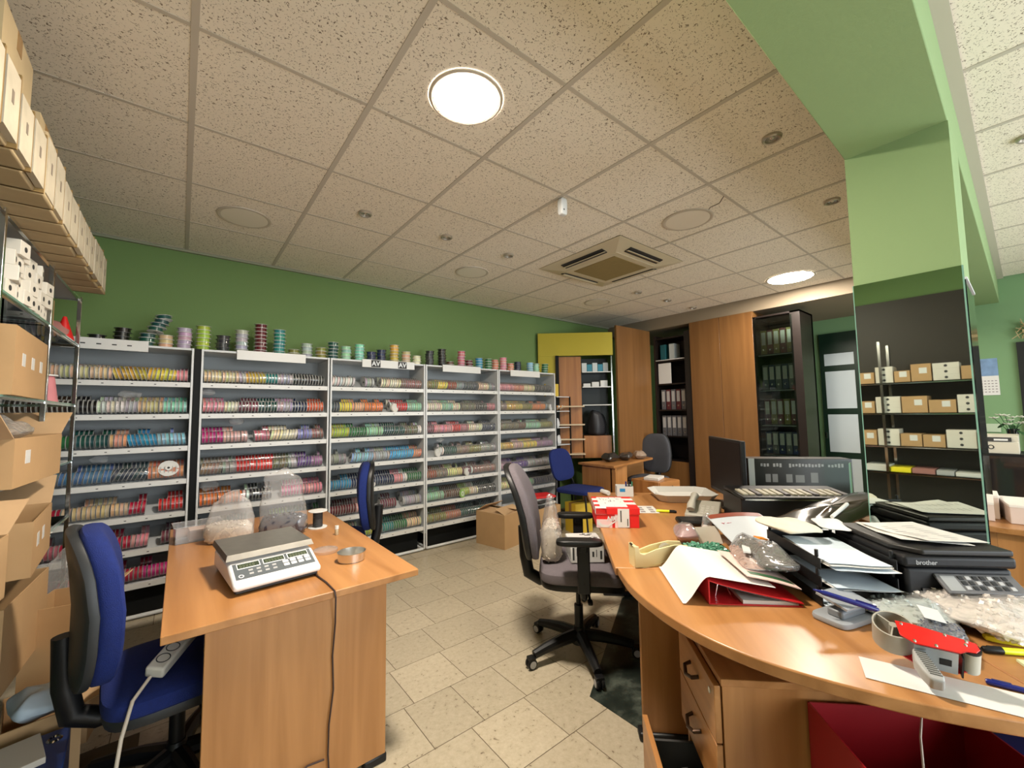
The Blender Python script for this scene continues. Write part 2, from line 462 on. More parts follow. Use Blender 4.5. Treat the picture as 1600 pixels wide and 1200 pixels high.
def spot(x, y, label):
    t = thing('recessed_spotlight', label, 'spotlight', (x, y, ZC-0.012), 0, 'small recessed spotlights')
    G().lathe([(0.030, 0.012), (0.032, -0.004), (0.040, -0.006), (0.045, 0.0), (0.045, 0.012)], 24, cap=False).build('ring', SPOTR, t)
    G().lathe([(0.031, 0.004), (0.020, 0.010), (0.008, 0.0), (0.002, -0.002)], 20).build('bulb', SPOTG, t)
for x, y, l in ((0.953, -1.5, 'first small ceiling spotlight of the row over left shelves'), (1.59, -1.5, 'second small ceiling spotlight of the row over shelves'),
                (2.21, -1.5, 'third small ceiling spotlight of the row, nearest air conditioner'), (2.324, -3.537, 'ceiling spotlight nearest the green beam'),
                (3.366, -3.537, 'ceiling spotlight just left of the green pillar'), (4.125, -1.51, 'small ceiling spotlight right after the air conditioner'),
                (4.727, -1.53, 'middle small ceiling spotlight beyond the air conditioner'), (5.352, -1.53, 'farthest small ceiling spotlight near the cupboards'),
                (3.383, -4.36, 'ceiling spotlight right of the beam at photo edge')):
    spot(x, y, l)
# cassette air conditioner
ACW = M('aged_cream_plastic', (0.56, 0.49, 0.35), 0.45)
ACG = M('brown_filter_mesh', (0.25, 0.185, 0.07), 0.8, var=0.1, vs_=40)
ac = thing('air_conditioner', 'cream ceiling cassette air conditioner with brown centre grille', 'air conditioner', (3.14, -1.87, ZC-0.005))
h = 0.475
g = G()
for k in range(4):
    T = Matrix.Rotation(k*math.pi/2, 4, 'Z')
    vs = [(-h, -h, 0), (h, -h, 0), (0.30, -0.30, -0.035), (-0.30, -0.30, -0.035), (-h, -h, 0.004), (h, -h, 0.004)]
    g.add(vs, [(0, 3, 2, 1), (0, 1, 5, 4)], 0, T)
g.box(-h, h, -h, h, 0.001, 0.004)
g.build('fascia', ACW, ac, smooth=0)
g = G().box(-0.30, 0.30, -0.30, 0.30, -0.038, -0.02)
g.build('grille_frame', ACW, ac, bevel=0.005)
G().box(-0.24, 0.24, -0.24, 0.24, -0.042, -0.036).build('filter_grille', ACG, ac, bevel=0.003)
for k in range(4):
    T = Matrix.Rotation(k*math.pi/2, 4, 'Z') @ Matrix.Translation((0, -0.375, -0.024)) @ Matrix.Rotation(R(-11.5), 4, 'X')
    G().box(-0.24, 0.24, -0.035, 0.035, -0.003, 0.003, T=T).build('air_slot', M('slot_dark', (0.02, 0.02, 0.022), 0.5), ac)
    T2 = T @ Matrix.Translation((0, 0.004, -0.008)) @ Matrix.Rotation(R(25), 4, 'X')
    G().box(-0.24, 0.24, -0.012, 0.012, -0.002, 0.002, T=T2).build('louvre', ACW, ac)
# motion sensor
sn = thing('motion_sensor', 'small white motion sensor hanging from the ceiling grid', 'sensor', (1.90, -2.45, ZC))
G().cyl(0.018, -0.02, 0.0).build('bracket', WHITE, sn)
G().sell((0, -0.01, -0.06), 0.028, 0.022, 0.055, 0.35, 0.4).build('housing', WHITE, sn)
G().sell((-0.008, -0.028, -0.085), 0.008, 0.006, 0.008, 1, 1, 10, 6).build('lens', DARKG, sn)
# hairline crack in a tile
G().tube([(2.72, -3.12, ZC-0.0006), (2.79, -3.06, ZC-0.0006), (2.80, -2.99, ZC-0.0006), (2.87, -2.93, ZC-0.0006)], 0.0025, 5).build('tile_crack', INK, ceiling)

# ---------------------------------------------------------------- ribbon shelving
SHELFW = M('shelf_white', (0.60, 0.625, 0.64), 0.45)
SHELFB = M('shelf_backing', (0.33, 0.345, 0.35), 0.6)
POST_SHADE = M('post_and_shade_dark', (0.006, 0.007, 0.007), 0.6, spec=0.2)  # dark posts, and the painted shade below and between the shelving units
RAILW = M('price_rail', (0.68, 0.68, 0.66), 0.35)
LV = [1.635, 1.40, 1.165, 0.925, 0.69, 0.46, 0.235]
UN = [(-0.87, 0.070), (0.115, 1.040), (1.050, 1.985), (1.995, 2.938), (2.948, 3.88)]
YS0, YS1 = -0.345, 0.015
UNITN = ['leftmost', 'second', 'third', 'fourth', 'rightmost']
tag_me = G().box(-0.011, 0.011, -0.0012, 0, -0.006, 0.006).mesh('price_tag', INK, 0)
SL = 0.30   # shelf slope
for ui, (xa, xb) in enumerate(UN):
    t = thing('shelving_unit', '%s white shelving unit filled with ribbon spools along the green wall' % UNITN[ui], 'shelving', ((xa+xb)/2, (YS0+YS1)/2, 0), 0, 'white ribbon shelving units')
    cx, cy = t.location.x, t.location.y
    wv = (xb-xa)/2
    y0, y1 = YS0-cy, YS1-cy
    for s_ in (-1, 1):
        G().box(s_*wv-(0.012 if s_ > 0 else 0), s_*wv+(0.012 if s_ < 0 else 0), y0, y1, 0.17, 1.88).build('side_panel', SHELFW, t)
        G().box(s_*(wv-0.007)-0.007, s_*(wv-0.007)+0.007, y0-0.012, y0, 0.02, 1.90).build('post', WHITE if not (ui == 0 and s_ > 0) else WHITE, t, bevel=0.002)
        G().tube([(s_*(wv-0.02), y0+0.0, 0.02), (s_*(wv-0.02), y1-0.02, 0.02), (s_*(wv-0.02), y1-0.02, 0.2)], 0.012).build('foot_tube', WHITE, t)
    G().tube([(-wv+0.02, y0, 0.02), (wv-0.02, y0, 0.02)], 0.013).build('floor_rail', WHITE, t)
    G().box(-wv+0.012, wv-0.012, y1-0.01, y1, 0.17, 1.89).build('back_panel', SHELFB, t)
    G().box(-wv, wv, y0, y1, 1.885, 1.90).build('top_board', SHELFW, t)
    G().box(-wv+0.03, wv-0.03, y1-0.012, y1-0.002, 0.0, 0.17).build('void_shade_board', POST_SHADE, t)  # dark board painting in the shade of the open space under the shelves
    G().box(-wv+0.03, wv-0.03, y0+0.10, y0+0.11, 0.0, 0.17).build('void_shade_board', POST_SHADE, t)  # front board, same painted shade
    for z in LV:
        zz = z-0.012
        g = G().add([(-wv+0.012, y0+0.004, zz-0.012), (wv-0.012, y0+0.004, zz-0.012), (wv-0.012, y1-0.01, zz-0.012+0.35*SL), (-wv+0.012, y1-0.01, zz-0.012+0.35*SL),
                     (-wv+0.012, y0+0.004, zz), (wv-0.012, y0+0.004, zz), (wv-0.012, y1-0.01, zz+0.35*SL), (-wv+0.012, y1-0.01, zz+0.35*SL)],
                    [(3, 2, 1, 0), (4, 5, 6, 7), (0, 1, 5, 4), (2, 3, 7, 6), (1, 2, 6, 5), (3, 0, 4, 7)])
        sh = g.build('shelf', SHELFW, t)
        rl = G().box(-wv+0.012, wv-0.012, y0-0.004, y0+0.002, z-0.030, z+0.006).build('price_rail', RAILW, sh)
        gt = G()
        for k in range(7):
            xx = -wv+0.08+k*(2*wv-0.16)/6+U(-0.02, 0.02)
            gt.box(xx-0.006, xx+0.006, y0-0.0052, y0-0.004, z-0.016, z-0.011)
        gt.build('price_marks', INK, sh, smooth=0)['kind'] = 'stuff'
G().box(-0.022, 0.022, -0.015, 0.0, 0.02, 1.90).build('gap_shade_strip', POST_SHADE, D.objects['shelving_unit'], loc=(0.495, -0.165, 0))  # black strip as painted shade in the open gap between two units
# header boards hung on the top edges
def header(ui, x0, x1, z0=1.835, marks=0):
    t = thing('header_board', ['long blank white header board on the %s shelving unit' , 'white header board with small print on the %s shelving unit'][1 if marks else 0] % UNITN[ui], 'sign', ((x0+x1)/2, YS0-0.016, z0), 0, 'white header boards')
    w2 = (x1-x0)/2
    G().box(-w2, w2, -0.003, 0.003, 0, 0.075).build('board', RAILW, t)
    for k in range(marks):
        G().box(-0.012, 0.012, -0.0042, -0.003, 0.032, 0.040).build('print_mark', INK, t, loc=(-w2+0.1+k*(2*w2-0.2)/max(1, marks-1), 0, 0))
    return t
header(0, -0.62, -0.19, 1.85, 4); header(1, 0.34, 0.84); hb = header(2, 1.33, 1.86); header(3, 2.19, 2.68); header(4, 3.12, 3.60, 1.83)
hb['label'] = 'white header board with two black emblem squares on the third shelving unit'
for xx in (-0.135, 0.135):
    q = G().box(-0.045, 0.045, -0.0045, -0.003, 0.004, 0.071).build('emblem_square', INK, hb, loc=(xx, 0, 0))
    text('emblem_lettering', 'AV', 0.062, WHITE, q, (0, -0.0052, 0.036), (R(90), 0, 0), 0.0005, 1.0, bold=0.002)

# ---- spools
def srgb(h):
    c = [int(h[i:i+2], 16)/255 for i in (0, 2, 4)]
    return tuple((x/12.92 if x <= 0.04045 else ((x+0.055)/1.055)**2.4) for x in c)
CN = {  # colour words
 'cream': 'd8c39a', 'gold': 'c9a646', 'yellow': 'e0c84a', 'pink': 'd88a94', 'black': '191717', 'dark brown': '3b2b22', 'white': 'dcd8d2', 'beige': 'c9ad88', 'aqua': '7fc4b4',
 'green': '2e6b3f', 'dark teal': '1d4a46', 'peach': 'dba27c', 'blue': '2f86ad', 'light blue': '86b4cf', 'navy': '1b2a4c', 'steel blue': '4a6f93', 'slate': '3b4850', 'salmon': 'cf8266',
 'crimson': 'a8203c', 'red': 'c02a2c', 'silver': 'a9aaac', 'teal': '2a7f78', 'plum': '6d3a48', 'lilac': 'b49ab4', 'orange red': 'c4512e', 'magenta': 'b82a72', 'pale rose': 'd0a5a2',
 'rose': 'b86a78', 'ivory': 'd8d0b4', 'periwinkle': '7d80bd', 'mauve brown': '8a645c', 'taupe': '857264', 'scarlet': 'd2332a', 'olive grey': '6c6a50', 'violet': '664a86', 'mauve': '95708f',
 'orange': 'd9793a', 'lime': '9fb43c', 'brown': '5a3d2a', 'mint': '8fc2a2', 'olive': '7d7a36', 'grey': '8d8e8e', 'pale yellow': 'd9d08c', 'rust': '94492f', 'terracotta': 'b0674a',
 'purple': '4c2a80', 'maroon': '5a1a24', 'sky blue': '3f9fd2', 'charcoal': '2b2d2f'}
CV = {k: srgb(v) for k, v in CN.items()}
ROWS = {
 (0, 0): 'silver 5 cream 17 gold 8 yellow 8 pink 3', (0, 1): 'dark brown 12 black 6 white 6 silver 3 beige 6 aqua 6', (0, 2): 'light blue 4 green 10 dark teal 9 peach 4 blue 7 light blue 8',
 (0, 3): 'blue 5 steel blue 16 slate 8 salmon 9', (0, 4): 'crimson 12 beige 14 crimson 4 - 3 red 6', (0, 5): 'rose 12 crimson 14 pink 4 - 3 plum 5', (0, 6): 'pink 10 rose 6 crimson 12 magenta 8',
 (1, 0): 'cream 10 silver 3 gold 6 teal 4 silver 5 charcoal 12', (1, 1): 'pink 7 ivory 5 plum 7 dark teal 7 lilac 6 navy 6 orange red 7', (1, 2): 'magenta 7 pale rose 9 - 2 rose 6 ivory 11 periwinkle 6 mauve brown 5',
 (1, 3): 'taupe 7 grey 5 red 5 scarlet 8 olive grey 6 silver 3 violet 6 mauve 5', (1, 4): 'orange 13 white 2 charcoal 8 - 4 magenta 7 pink 8', (1, 5): 'green 8 teal 6 - 8 lime 6 green 12', (1, 6): 'taupe 12 brown 10 black 8',
 (2, 0): 'white 8 - 4 silver 4 - 2 ivory 9 mauve brown 9', (2, 1): 'slate 3 yellow 6 peach 5 orange 9 - 3 white 2 red 6 - 1 mint 7', (2, 2): 'lime 7 green 6 mint 7 dark teal 9 olive grey 6 white 2',
 (2, 3): 'grey 6 - 1 light blue 9 silver 6 sky blue 10 salmon 4', (2, 4): 'blue 7 navy 16 pink 4 white 2 green 6', (2, 5): 'maroon 9 pale rose 6 - 3 plum 6 - 3 silver 8', (2, 6): 'white 6 ivory 5 lime 4 teal 7 green 5 cream 6',
 (3, 0): 'olive 6 yellow 4 rust 5 grey 3 slate 8 - 1 cream 5 grey 4', (3, 1): 'ivory 8 mint 5 ivory 4 - 1 olive grey 8 charcoal 6 rose 5', (3, 2): 'plum 4 pink 9 red 3 rose 5 ivory 7 navy 7',
 (3, 3): '- 5 white 3 dark teal 6 taupe 7 olive 6 grey 8', (3, 4): 'rust 4 taupe 5 pale yellow 7 plum 4 white 1 mauve brown 12', (3, 5): 'mint 7 brown 8 lime 4 ivory 4 charcoal 9', (3, 6): 'olive 8 terracotta 6 dark teal 12 charcoal 5',
 (4, 0): 'pink 6 salmon 4 cream 5 charcoal 8', (4, 1): 'taupe 4 gold 9 olive 5 orange 8 grey 4', (4, 2): 'olive grey 10 brown 4 mint 9 olive 7', (4, 3): 'gold 7 pale rose 6 yellow 8 mauve 10', (4, 4): 'mauve 6 purple 8 silver 14', (4, 5): 'pale yellow 9 lime 4 mint 6 navy 12'}
def parse(s):
    tk = s.split(); out = []; nm = []
    for w_ in tk:
        if w_.isdigit(): out.append((' '.join(nm), int(w_))); nm = []
        else: nm.append(w_)
    return out
SR, ST = 0.0485, 0.0205
def spool_geo(g, T, n=14, r=SR, t=ST, core=0.83):
    """axis along local z"""
    e = 0.0018
    prof = [(0.011, 0.0), (r, 0.0), (r, e), (r*core, e), (r*core, t-e), (r, t-e), (r, t), (0.011, t)]
    vs = []; fs = []; ms = []
    for rr, z in prof:
        for k in range(n):
            a = 2*math.pi*k/n
            vs.append((rr*math.cos(a), rr*math.sin(a), z))
    for j in range(len(prof)-1):
        for k in range(n):
            fs.append((j*n+k, j*n+(k+1) % n, (j+1)*n+(k+1) % n, (j+1)*n+k)); ms.append(1 if j == 3 else 0)
    o = len(g.v)
    g.v += [tuple(T @ Vector(v)) for v in vs]; g.f += [tuple(i+o for i in f) for f in fs]; g.m += ms
    return len(fs)
FLANGE = M('spool_flange', (0.66, 0.66, 0.64), 0.3, coat=0.4)
FLANGED = M('spool_flange_dark', (0.10, 0.10, 0.10), 0.3, coat=0.4)
RIB = objcol('ribbon_winding', 0.3, 0.6)
RIBA = attrcol('ribbon_winding_mass', 0.3, 0.6)
gi = G(); spool_geo(gi, Matrix.Rotation(R(90), 4, 'Y') @ Matrix.Translation((0, 0, -ST/2)), 18)
me_up = gi.mesh('ribbon_spool', [FLANGE, RIB], 40)
gi = G(); spool_geo(gi, Matrix.Identity(4), 20, 0.05, 0.031)
me_flat = gi.mesh('ribbon_spool', [FLANGE, RIB], 40)
gi = G(); spool_geo(gi, Matrix.Identity(4), 20, 0.05, 0.031)
me_flatd = gi.mesh('ribbon_spool', [FLANGED, RIB], 40)
SHN = ['top', 'second', 'third', 'fourth', 'fifth', 'sixth', 'lowest']
IND = {(0, 0), (0, 1), (1, 0), (1, 1)}
ORD = ['', 'first', 'second', 'third', 'fourth', 'fifth', 'sixth', 'seventh', 'eighth', 'ninth', 'tenth', 'eleventh', 'twelfth', 'thirteenth', 'fourteenth', 'fifteenth', 'sixteenth', 'seventeenth', 'eighteenth', 'nineteenth', 'twentieth']
mass = G(); masscol = []
sr = random.Random(11)
nind = 0
for (ui, li), s_ in ROWS.items():
    xa, xb = UN[ui]; xa += 0.022; xb -= 0.022
    runs = parse(s_); tot = sum(n for _, n in runs)
    npos = int((xb-xa)/0.0228); k = npos/tot
    z = LV[li]
    x = xa + ST/2
    acc = 0; placed = 0; nth = {}
    for ri, (cn, n) in enumerate(runs):
        acc += n*k; cnt = int(round(acc))-placed; placed += cnt
        if cn == '-':
            x += cnt*0.0228; continue
        tilt = sr.choice((0, 0, 0, 0.14, -0.12, 0.22)) if li in (0, 2, 3) else sr.choice((0, 0, 0, 0.08))
        if (ui, li) == (0, 0) and cn == 'gold': tilt = -0.3
        if (ui, li) == (0, 3) and cn == 'slate': tilt = 0.42
        if (ui, li) == (0, 2) and cn == 'blue': tilt = -0.22
        flat_c = CV[cn]
        for q in range(cnt):
            c = tuple(max(0, v*sr.uniform(0.82, 1.15)) for v in flat_c)
            yy = YS0+0.058+sr.uniform(-0.003, 0.003)
            zz = z-0.012+SR+SL*(yy-YS0)+0.005
            tl = tilt+sr.uniform(-0.02, 0.02)
            yaw_ = sr.uniform(-0.05, 0.05)
            if (ui, li) in IND:
                o = D.objects.new('ribbon_spool', me_up); COL.objects.link(o)
                o.location = (x, yy, zz+0.002); o.rotation_euler = (0, tl, yaw_); o.color = (*c, 1)
                nth[cn] = nth.get(cn, 0)+1
                tag(o, '%s %s spool from left, front row of %s shelf, %s shelving unit' % (ORD[nth[cn]], cn, SHN[li], UNITN[ui]), 'ribbon spool',
                    '%s ribbon spools, %s shelf, %s unit' % (cn, SHN[li], UNITN[ui]))
                nind += 1
            else:
                T = TR((x, yy, zz), 0, tl, yaw_) @ Matrix.Rotation(R(90), 4, 'Y') @ Matrix.Translation((0, 0, -ST/2))
                nf = spool_geo(mass, T, 12, core=0.90); masscol += [c]*nf
            x += 0.0228
    # back row: raised by the slope, darker mixed colours, with gaps
    x = xa + ST/2; cn = runs[0][0] if runs[0][0] != '-' else 'grey'
    while x < xb - ST/2:
        fr = (x-xa)/(xb-xa); a2 = 0
        for c_, n in runs:
            a2 += n/tot
            if fr <= a2: break
        if c_ == '-' or sr.random() < 0.1:
            x += 0.0228*sr.randint(2, 5); continue
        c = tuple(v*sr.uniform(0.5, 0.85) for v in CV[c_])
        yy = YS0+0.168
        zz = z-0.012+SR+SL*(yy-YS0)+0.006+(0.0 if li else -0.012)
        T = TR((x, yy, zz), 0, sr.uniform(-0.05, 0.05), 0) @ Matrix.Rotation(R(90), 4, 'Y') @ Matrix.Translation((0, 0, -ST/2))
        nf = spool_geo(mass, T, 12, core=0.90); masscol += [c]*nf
        x += 0.0228
me = mass.mesh('ribbon_spools', [M('spool_flange_clear', (0.42, 0.42, 0.41), 0.25, coat=0.4), RIBA], 40)
at = me.attributes.new('col', 'FLOAT_COLOR', 'FACE')
flat = []
for c in masscol: flat += [c[0], c[1], c[2], 1]
at.data.foreach_set('color', flat)
mo = D.objects.new('ribbon_spools', me); COL.objects.link(mo)
tag(mo, 'rows of many coloured ribbon spools filling the remaining shelves', 'ribbon spools', None, 'stuff')
# stacks of flat spools on top of the units
STK = [(-0.47, 2, 'black', 0, 1), (-0.34, 4, 'black', 0, 1), (-0.21, 7, 'dark teal', 0.35, 0), (-0.10, 3, 'beige', 0, 0), (0.01, 5, 'lilac', 0, 0), (0.125, 6, 'lime', 0, 0), (0.25, 4, 'charcoal', 0, 1), (0.38, 6, 'silver', 0, 0),
       (0.51, 8, 'maroon', 0, 0), (0.65, 7, 'teal', 0, 0), (0.77, 2, 'olive', 0, 0), (0.875, 4, 'silver', 0, 0), (0.985, 3, 'olive', 0, 0), (1.095, 5, 'dark teal', 0, 0), (1.205, 4, 'mint', 0, 0), (1.33, 5, 'aqua', 0, 0),
       (1.445, 3, 'navy', 0, 1), (1.555, 4, 'navy', 0, 1), (1.69, 6, 'gold', 0, 0), (1.81, 4, 'beige', 0, 0), (1.935, 3, 'ivory', 0, 0), (2.08, 5, 'charcoal', 0, 1), (2.225, 6, 'black', 0, 1), (2.35, 2, 'brown', 0, 0),
       (2.48, 6, 'rose', 0, 0), (2.60, 3, 'maroon', 0, 0), (2.72, 4, 'blue', 0, 0), (2.85, 4, 'green', 0, 0), (2.965, 4, 'salmon', 0, 0), (3.075, 5, 'pink', 0, 0), (3.19, 3, 'salmon', 0, 0), (3.33, 4, 'navy', 0, 1), (3.52, 4, 'light blue', 0, 0), (3.65, 4, 'mint', 0, 0), (3.79, 4, 'green', 0, 0)]
HT = {2: 'low', 3: 'short', 4: 'medium', 5: 'tall', 6: 'tall', 7: 'tall', 8: 'very tall'}
for si, (x, n, cn, lean, dk) in enumerate(STK):
    ui = [k for k, (a, b) in enumerate(UN) if x < b+0.03][0]
    same = [s for s in STK if s[2] == cn and [k for k, (a, b) in enumerate(UN) if s[0] < b+0.03][0] == ui]
    which = '' if len(same) == 1 else ('left ' if x == min(s[0] for s in same) else 'right ')
    y = YS0+0.085+sr.uniform(-0.02, 0.03); z = 1.9005
    for q in range(n):
        o = D.objects.new('ribbon_spool', me_flatd if dk else me_flat); COL.objects.link(o)
        o.color = (*[v*sr.uniform(0.85, 1.15) for v in CV[cn]], 1)
        if lean:
            o.location = (x+0.016*q*(1 if q > 2 else 0.3), y, z); o.rotation_euler = (0, lean*0.45 if q > 2 else 0, sr.uniform(0, 3)); z += 0.031 if q != 2 else 0.050
        else:
            o.location = (x+sr.uniform(-0.003, 0.003), y+sr.uniform(-0.003, 0.003), z); o.rotation_euler = (0, 0, sr.uniform(0, 3)); z += 0.0312
        pos = 'bottom' if q == 0 else 'topmost' if q == n-1 else '%s from bottom' % ['second', 'third', 'fourth', 'fifth', 'sixth', 'seventh'][q-1]
        tag(o, '%s flat spool, %s in its %sstack atop the %s shelving unit' % (cn, pos, which, UNITN[ui]), 'ribbon spool', 'flat spools stacked on top of the shelving')
        nind += 1
print('INDIVIDUAL SPOOLS', nind)
# loose bits among the spools
t = thing('white_reel', 'white round reel leaning on the blue ribbon row, leftmost unit', 'reel', (-0.05, YS0+0.03, 1.01), 0, rot=(R(62), 0, 0))
G().cyl(0.06, 0, 0.004, n=32).cyl(0.02, 0.004, 0.014).build('disc', RAILW, t)
G().cyl(0.008, 0.014, 0.0145, n=12).build('hole', INK, t)
for k, (ui, li, xx, c, lb) in enumerate(((2, 1, 1.66, 'd8d4cc', 'white reel facing forward on second shelf of third unit'), (3, 3, 2.14, 'd0d0cc', 'white reel facing forward on fourth shelf of fourth unit'), (3, 5, 2.44, '8fb86a', 'green reel facing forward on sixth shelf of fourth unit'),
                                  (2, 4, 1.44, 'd0d0cc', 'white reel facing forward on fifth shelf of third unit'), (3, 4, 2.50, 'cfcfc8', 'white reel facing forward on fifth shelf of fourth unit'), (4, 1, 3.80, 'c8cac8', 'pale reel facing forward at right end of rightmost unit'))):
    t = thing('facing_reel', lb, 'reel', (xx, YS0+0.010, LV[li]+0.047), 0, rot=(R(84), 0, R(25)))
    G().cyl(0.044, -0.008, 0.008, n=28).build('winding', M('reel_%d' % k, srgb(c), 0.35), t)
    G().lathe([(0.014, 0.0082), (0.02, 0.0095), (0.026, 0.0082)], 16, cap=False).build('hub', RAILW, t)
# slip of folded plastic hanging over some shelves
for k, (x, z, w_, h_) in enumerate(((-0.28, 1.548, 0.13, 0.05), (0.17, 1.575, 0.08, 0.05), (0.36, 1.345, 0.1, 0.06), (-0.42, 1.10, 0.1, 0.05), (0.2, 0.86, 0.12, 0.08), (2.2, 1.10, 0.1, 0.05))):
    def fn(p):
        q = noise.noise(p*30+Vector((k*3, 0, 0)))*0.014
        return (p.x+q, p.y+q, p.z+q)
    tag(G().sell((0, 0, 0), w_/2, 0.02, h_/2, 0.7, 0.7, 20, 10, fn=fn).build('plastic_wrap', POLY, loc=(x, YS0+0.07, z)), ['crumpled clear plastic over white spools, left unit', 'crumpled clear plastic at left end of second unit top shelf', 'crumpled clear plastic over pink spools, second unit', 'crumpled clear plastic above blue spools, left unit', 'crumpled clear plastic above orange spools, second unit', 'crumpled clear plastic above pink spools, fourth unit'][k], 'plastic wrap')
# ---------------------------------------------------------------- office chairs (local +x is the way the sitter faces)
def office_chair(label, loc, rz, fab, arms=True, seat_z=0.46, back_top=1.02, base_rot=0.3, shell=None, bw=0.225, group='office chairs', lean=0.10, seatw=0.24, curve=0.012, thick=0.032, wrap=0.35):
    t = thing('office_chair', label, 'chair', (loc[0], loc[1], 0), rz, group)
    sh = shell or BLACKP
    hub = G().lathe([(0.032, 0.055), (0.045, 0.06), (0.05, 0.10), (0.035, 0.135), (0.03, 0.15)], 20).build('base_hub', BLACKP, t)
    for k in range(5):
        a = base_rot+k*2*math.pi/5
        T = Matrix.Rotation(a, 4, 'Z')
        lg = G().tube([(0.03, 0, 0.105), (0.12, 0, 0.10), (0.22, 0, 0.085), (0.30, 0, 0.068)], [0.034, 0.031, 0.026, 0.022], 10).build('base_leg', BLACKP, t, rz=a)
        g = G()
        for s_ in (-1, 1):
            g.lathe([(0.016, -0.009), (0.027, -0.007), (0.028, 0.0), (0.027, 0.007), (0.016, 0.009)], 18, T=TR((0.318, s_*0.013, 0.029), rx=R(90)))
        g.box(0.300, 0.336, -0.021, 0.021, 0.036, 0.062)
        g.build('caster', BLACKP, lg, bevel=0.002)
        for s_ in (-1, 1):
            G().lathe([(0.009, -0.0005), (0.019, 0.0005), (0.009, 0.001)], 16, T=TR((0.318, s_*0.0225, 0.029), rx=R(-90*s_))).build('caster_ring', GREYP, lg)
    G().cyl(0.025, 0.14, 0.27, n=18).cyl(0.014, 0.27, seat_z-0.09, n=14).build('gas_column', BLACKP, t)
    G().box(-0.13, 0.13, -0.09, 0.09, seat_z-0.105, seat_z-0.06).box(-0.05, 0.05, -0.05, 0.05, seat_z-0.14, seat_z-0.10).build('mechanism', BLACKP, t, bevel=0.012)
    G().tube([(0.05, -0.08, seat_z-0.085), (0.05, -0.25, seat_z-0.095)], 0.007).sell((0.05, -0.26, seat_z-0.095), 0.014, 0.03, 0.008, 0.6, 0.6, 12, 8).build('lever', BLACKP, t)
    def sfn(p):
        z = p.z - 0.05*max(0, p.x/0.24-0.35)**2*1.2
        return (p.x, p.y, z)
    G().sell((0.02, 0, seat_z-0.045), 0.235, seatw-0.01, 0.03, 0.45, 0.45, 32, 12, fn=sfn).build('seat_pan', sh, t)
    G().sell((0.02, 0, seat_z), 0.24, seatw, 0.045, 0.5, 0.42, 36, 14, fn=sfn).build('seat', fab, t)
    zb0, zb1 = seat_z+0.06, back_top
    hb_, zc = (zb1-zb0)/2, (zb1+zb0)/2
    def bfn(off):
        def fn(p):
            v = p.y/hb_
            wid = 1.0-0.28*max(0, v)**1.6-0.12*max(0, -v)**2
            x = p.z
            y = p.x*wid
            x += -0.22+off-lean*(v+1)*hb_*1.0+curve*math.cos(v*2.2-0.6)+wrap*y*y
            return (x, y, p.y)
        return fn
    G().sell((0, 0, zc), bw, hb_, thick, 0.5, 0.48, 36, 16, fn=bfn(0.0)).build('back_cushion', fab, t)
    G().sell((0, 0, zc), bw*1.01, hb_*1.01, 0.022, 0.42, 0.45, 36, 14, fn=bfn(-thick-0.002)).build('back_shell', sh, t)
    G().tube([(-0.10, 0, seat_z-0.085), (-0.22, 0, seat_z-0.085), (-0.285, 0, seat_z-0.05), (-0.305, 0, seat_z+0.05), (-0.315, 0, seat_z+0.22)], [0.03, 0.034, 0.036, 0.034, 0.03], 12).build('back_support', BLACKP, t)
    if arms:
        for s_ in (-1, 1):
            ag = G().tube([(0.02, s_*0.10, seat_z-0.08), (0.02, s_*0.24, seat_z-0.085), (0.02, s_*0.285, seat_z-0.06), (0.02, s_*0.29, seat_z+0.02)], 0.018, 10)
            ag.box(-0.012, 0.052, s_*0.29-0.016, s_*0.29+0.016, seat_z-0.04, seat_z+0.205)
            am = ag.build('arm_post', BLACKP, t, bevel=0.006)
            G().sell((0.0, s_*0.285, seat_z+0.215), 0.12, 0.042, 0.018, 0.5, 0.5, 28, 10).build('arm_pad', BLACKP, am)
            G().box(0.0, 0.04, s_*0.29-0.022, s_*0.29+0.022, seat_z+0.17, seat_z+0.20).build('arm_collar', BLACKP, am, bevel=0.004)
    return t
office_chair('mauve grey office chair with black armrests pulled up to right desk', (1.84, -2.57), R(-45), GREYF, True, 0.49, 1.07, base_rot=R(45+168), shell=BLACKP, lean=0.30, bw=0.245, curve=0.02)
office_chair('blue office chair in left foreground beside the weighing desk', (0.035, -2.15), R(5), BLUEF, False, 0.425, 1.0, base_rot=R(139), shell=DARKG, lean=0.09, bw=0.215, thick=0.045, wrap=0.9)
office_chair('blue office chair seen edge-on behind the weighing desk', (0.915, -1.02), R(163), BLUEF, False, 0.47, 1.02, base_rot=0.5, lean=0.0, bw=0.21, thick=0.042, wrap=0.6)
office_chair('charcoal office chair at the far wooden desk', (5.02, -0.96), R(185), DGREYF, False, 0.46, 1.06, base_rot=0.1, shell=DARKG, lean=0.1)
# blue four-legged visitor chair
vc = thing('visitor_chair', 'blue upholstered visitor chair with black tube legs beyond right desk', 'chair', (3.75, -0.87, 0), R(-80))
G().sell((0, 0, 0.46), 0.24, 0.235, 0.032, 0.5, 0.45, 32, 12).build('seat', BLUEF, vc)
def vb(p):
    v = p.y/0.19; y = p.x*(1-0.12*max(0, v)**2)
    return (p.z-0.22-0.05*(v+1)+0.25*y*y, y, p.y)
G().sell((0, 0, 0.74), 0.225, 0.19, 0.028, 0.5, 0.55, 32, 12, fn=vb).build('backrest', BLUEF, vc)
for sx in (-1, 1):
    for sy in (-1, 1):
        top = 0.43 if sx > 0 else 0.80
        pts = [(sx*0.24, sy*0.235, 0.0), (sx*0.20, sy*0.215, 0.43)]
        if sx < 0: pts += [(-0.235, sy*0.15, 0.60), (-0.27, sy*0.13, 0.72)]
        G().tube(pts, 0.011).build('leg', BLACKP, vc)

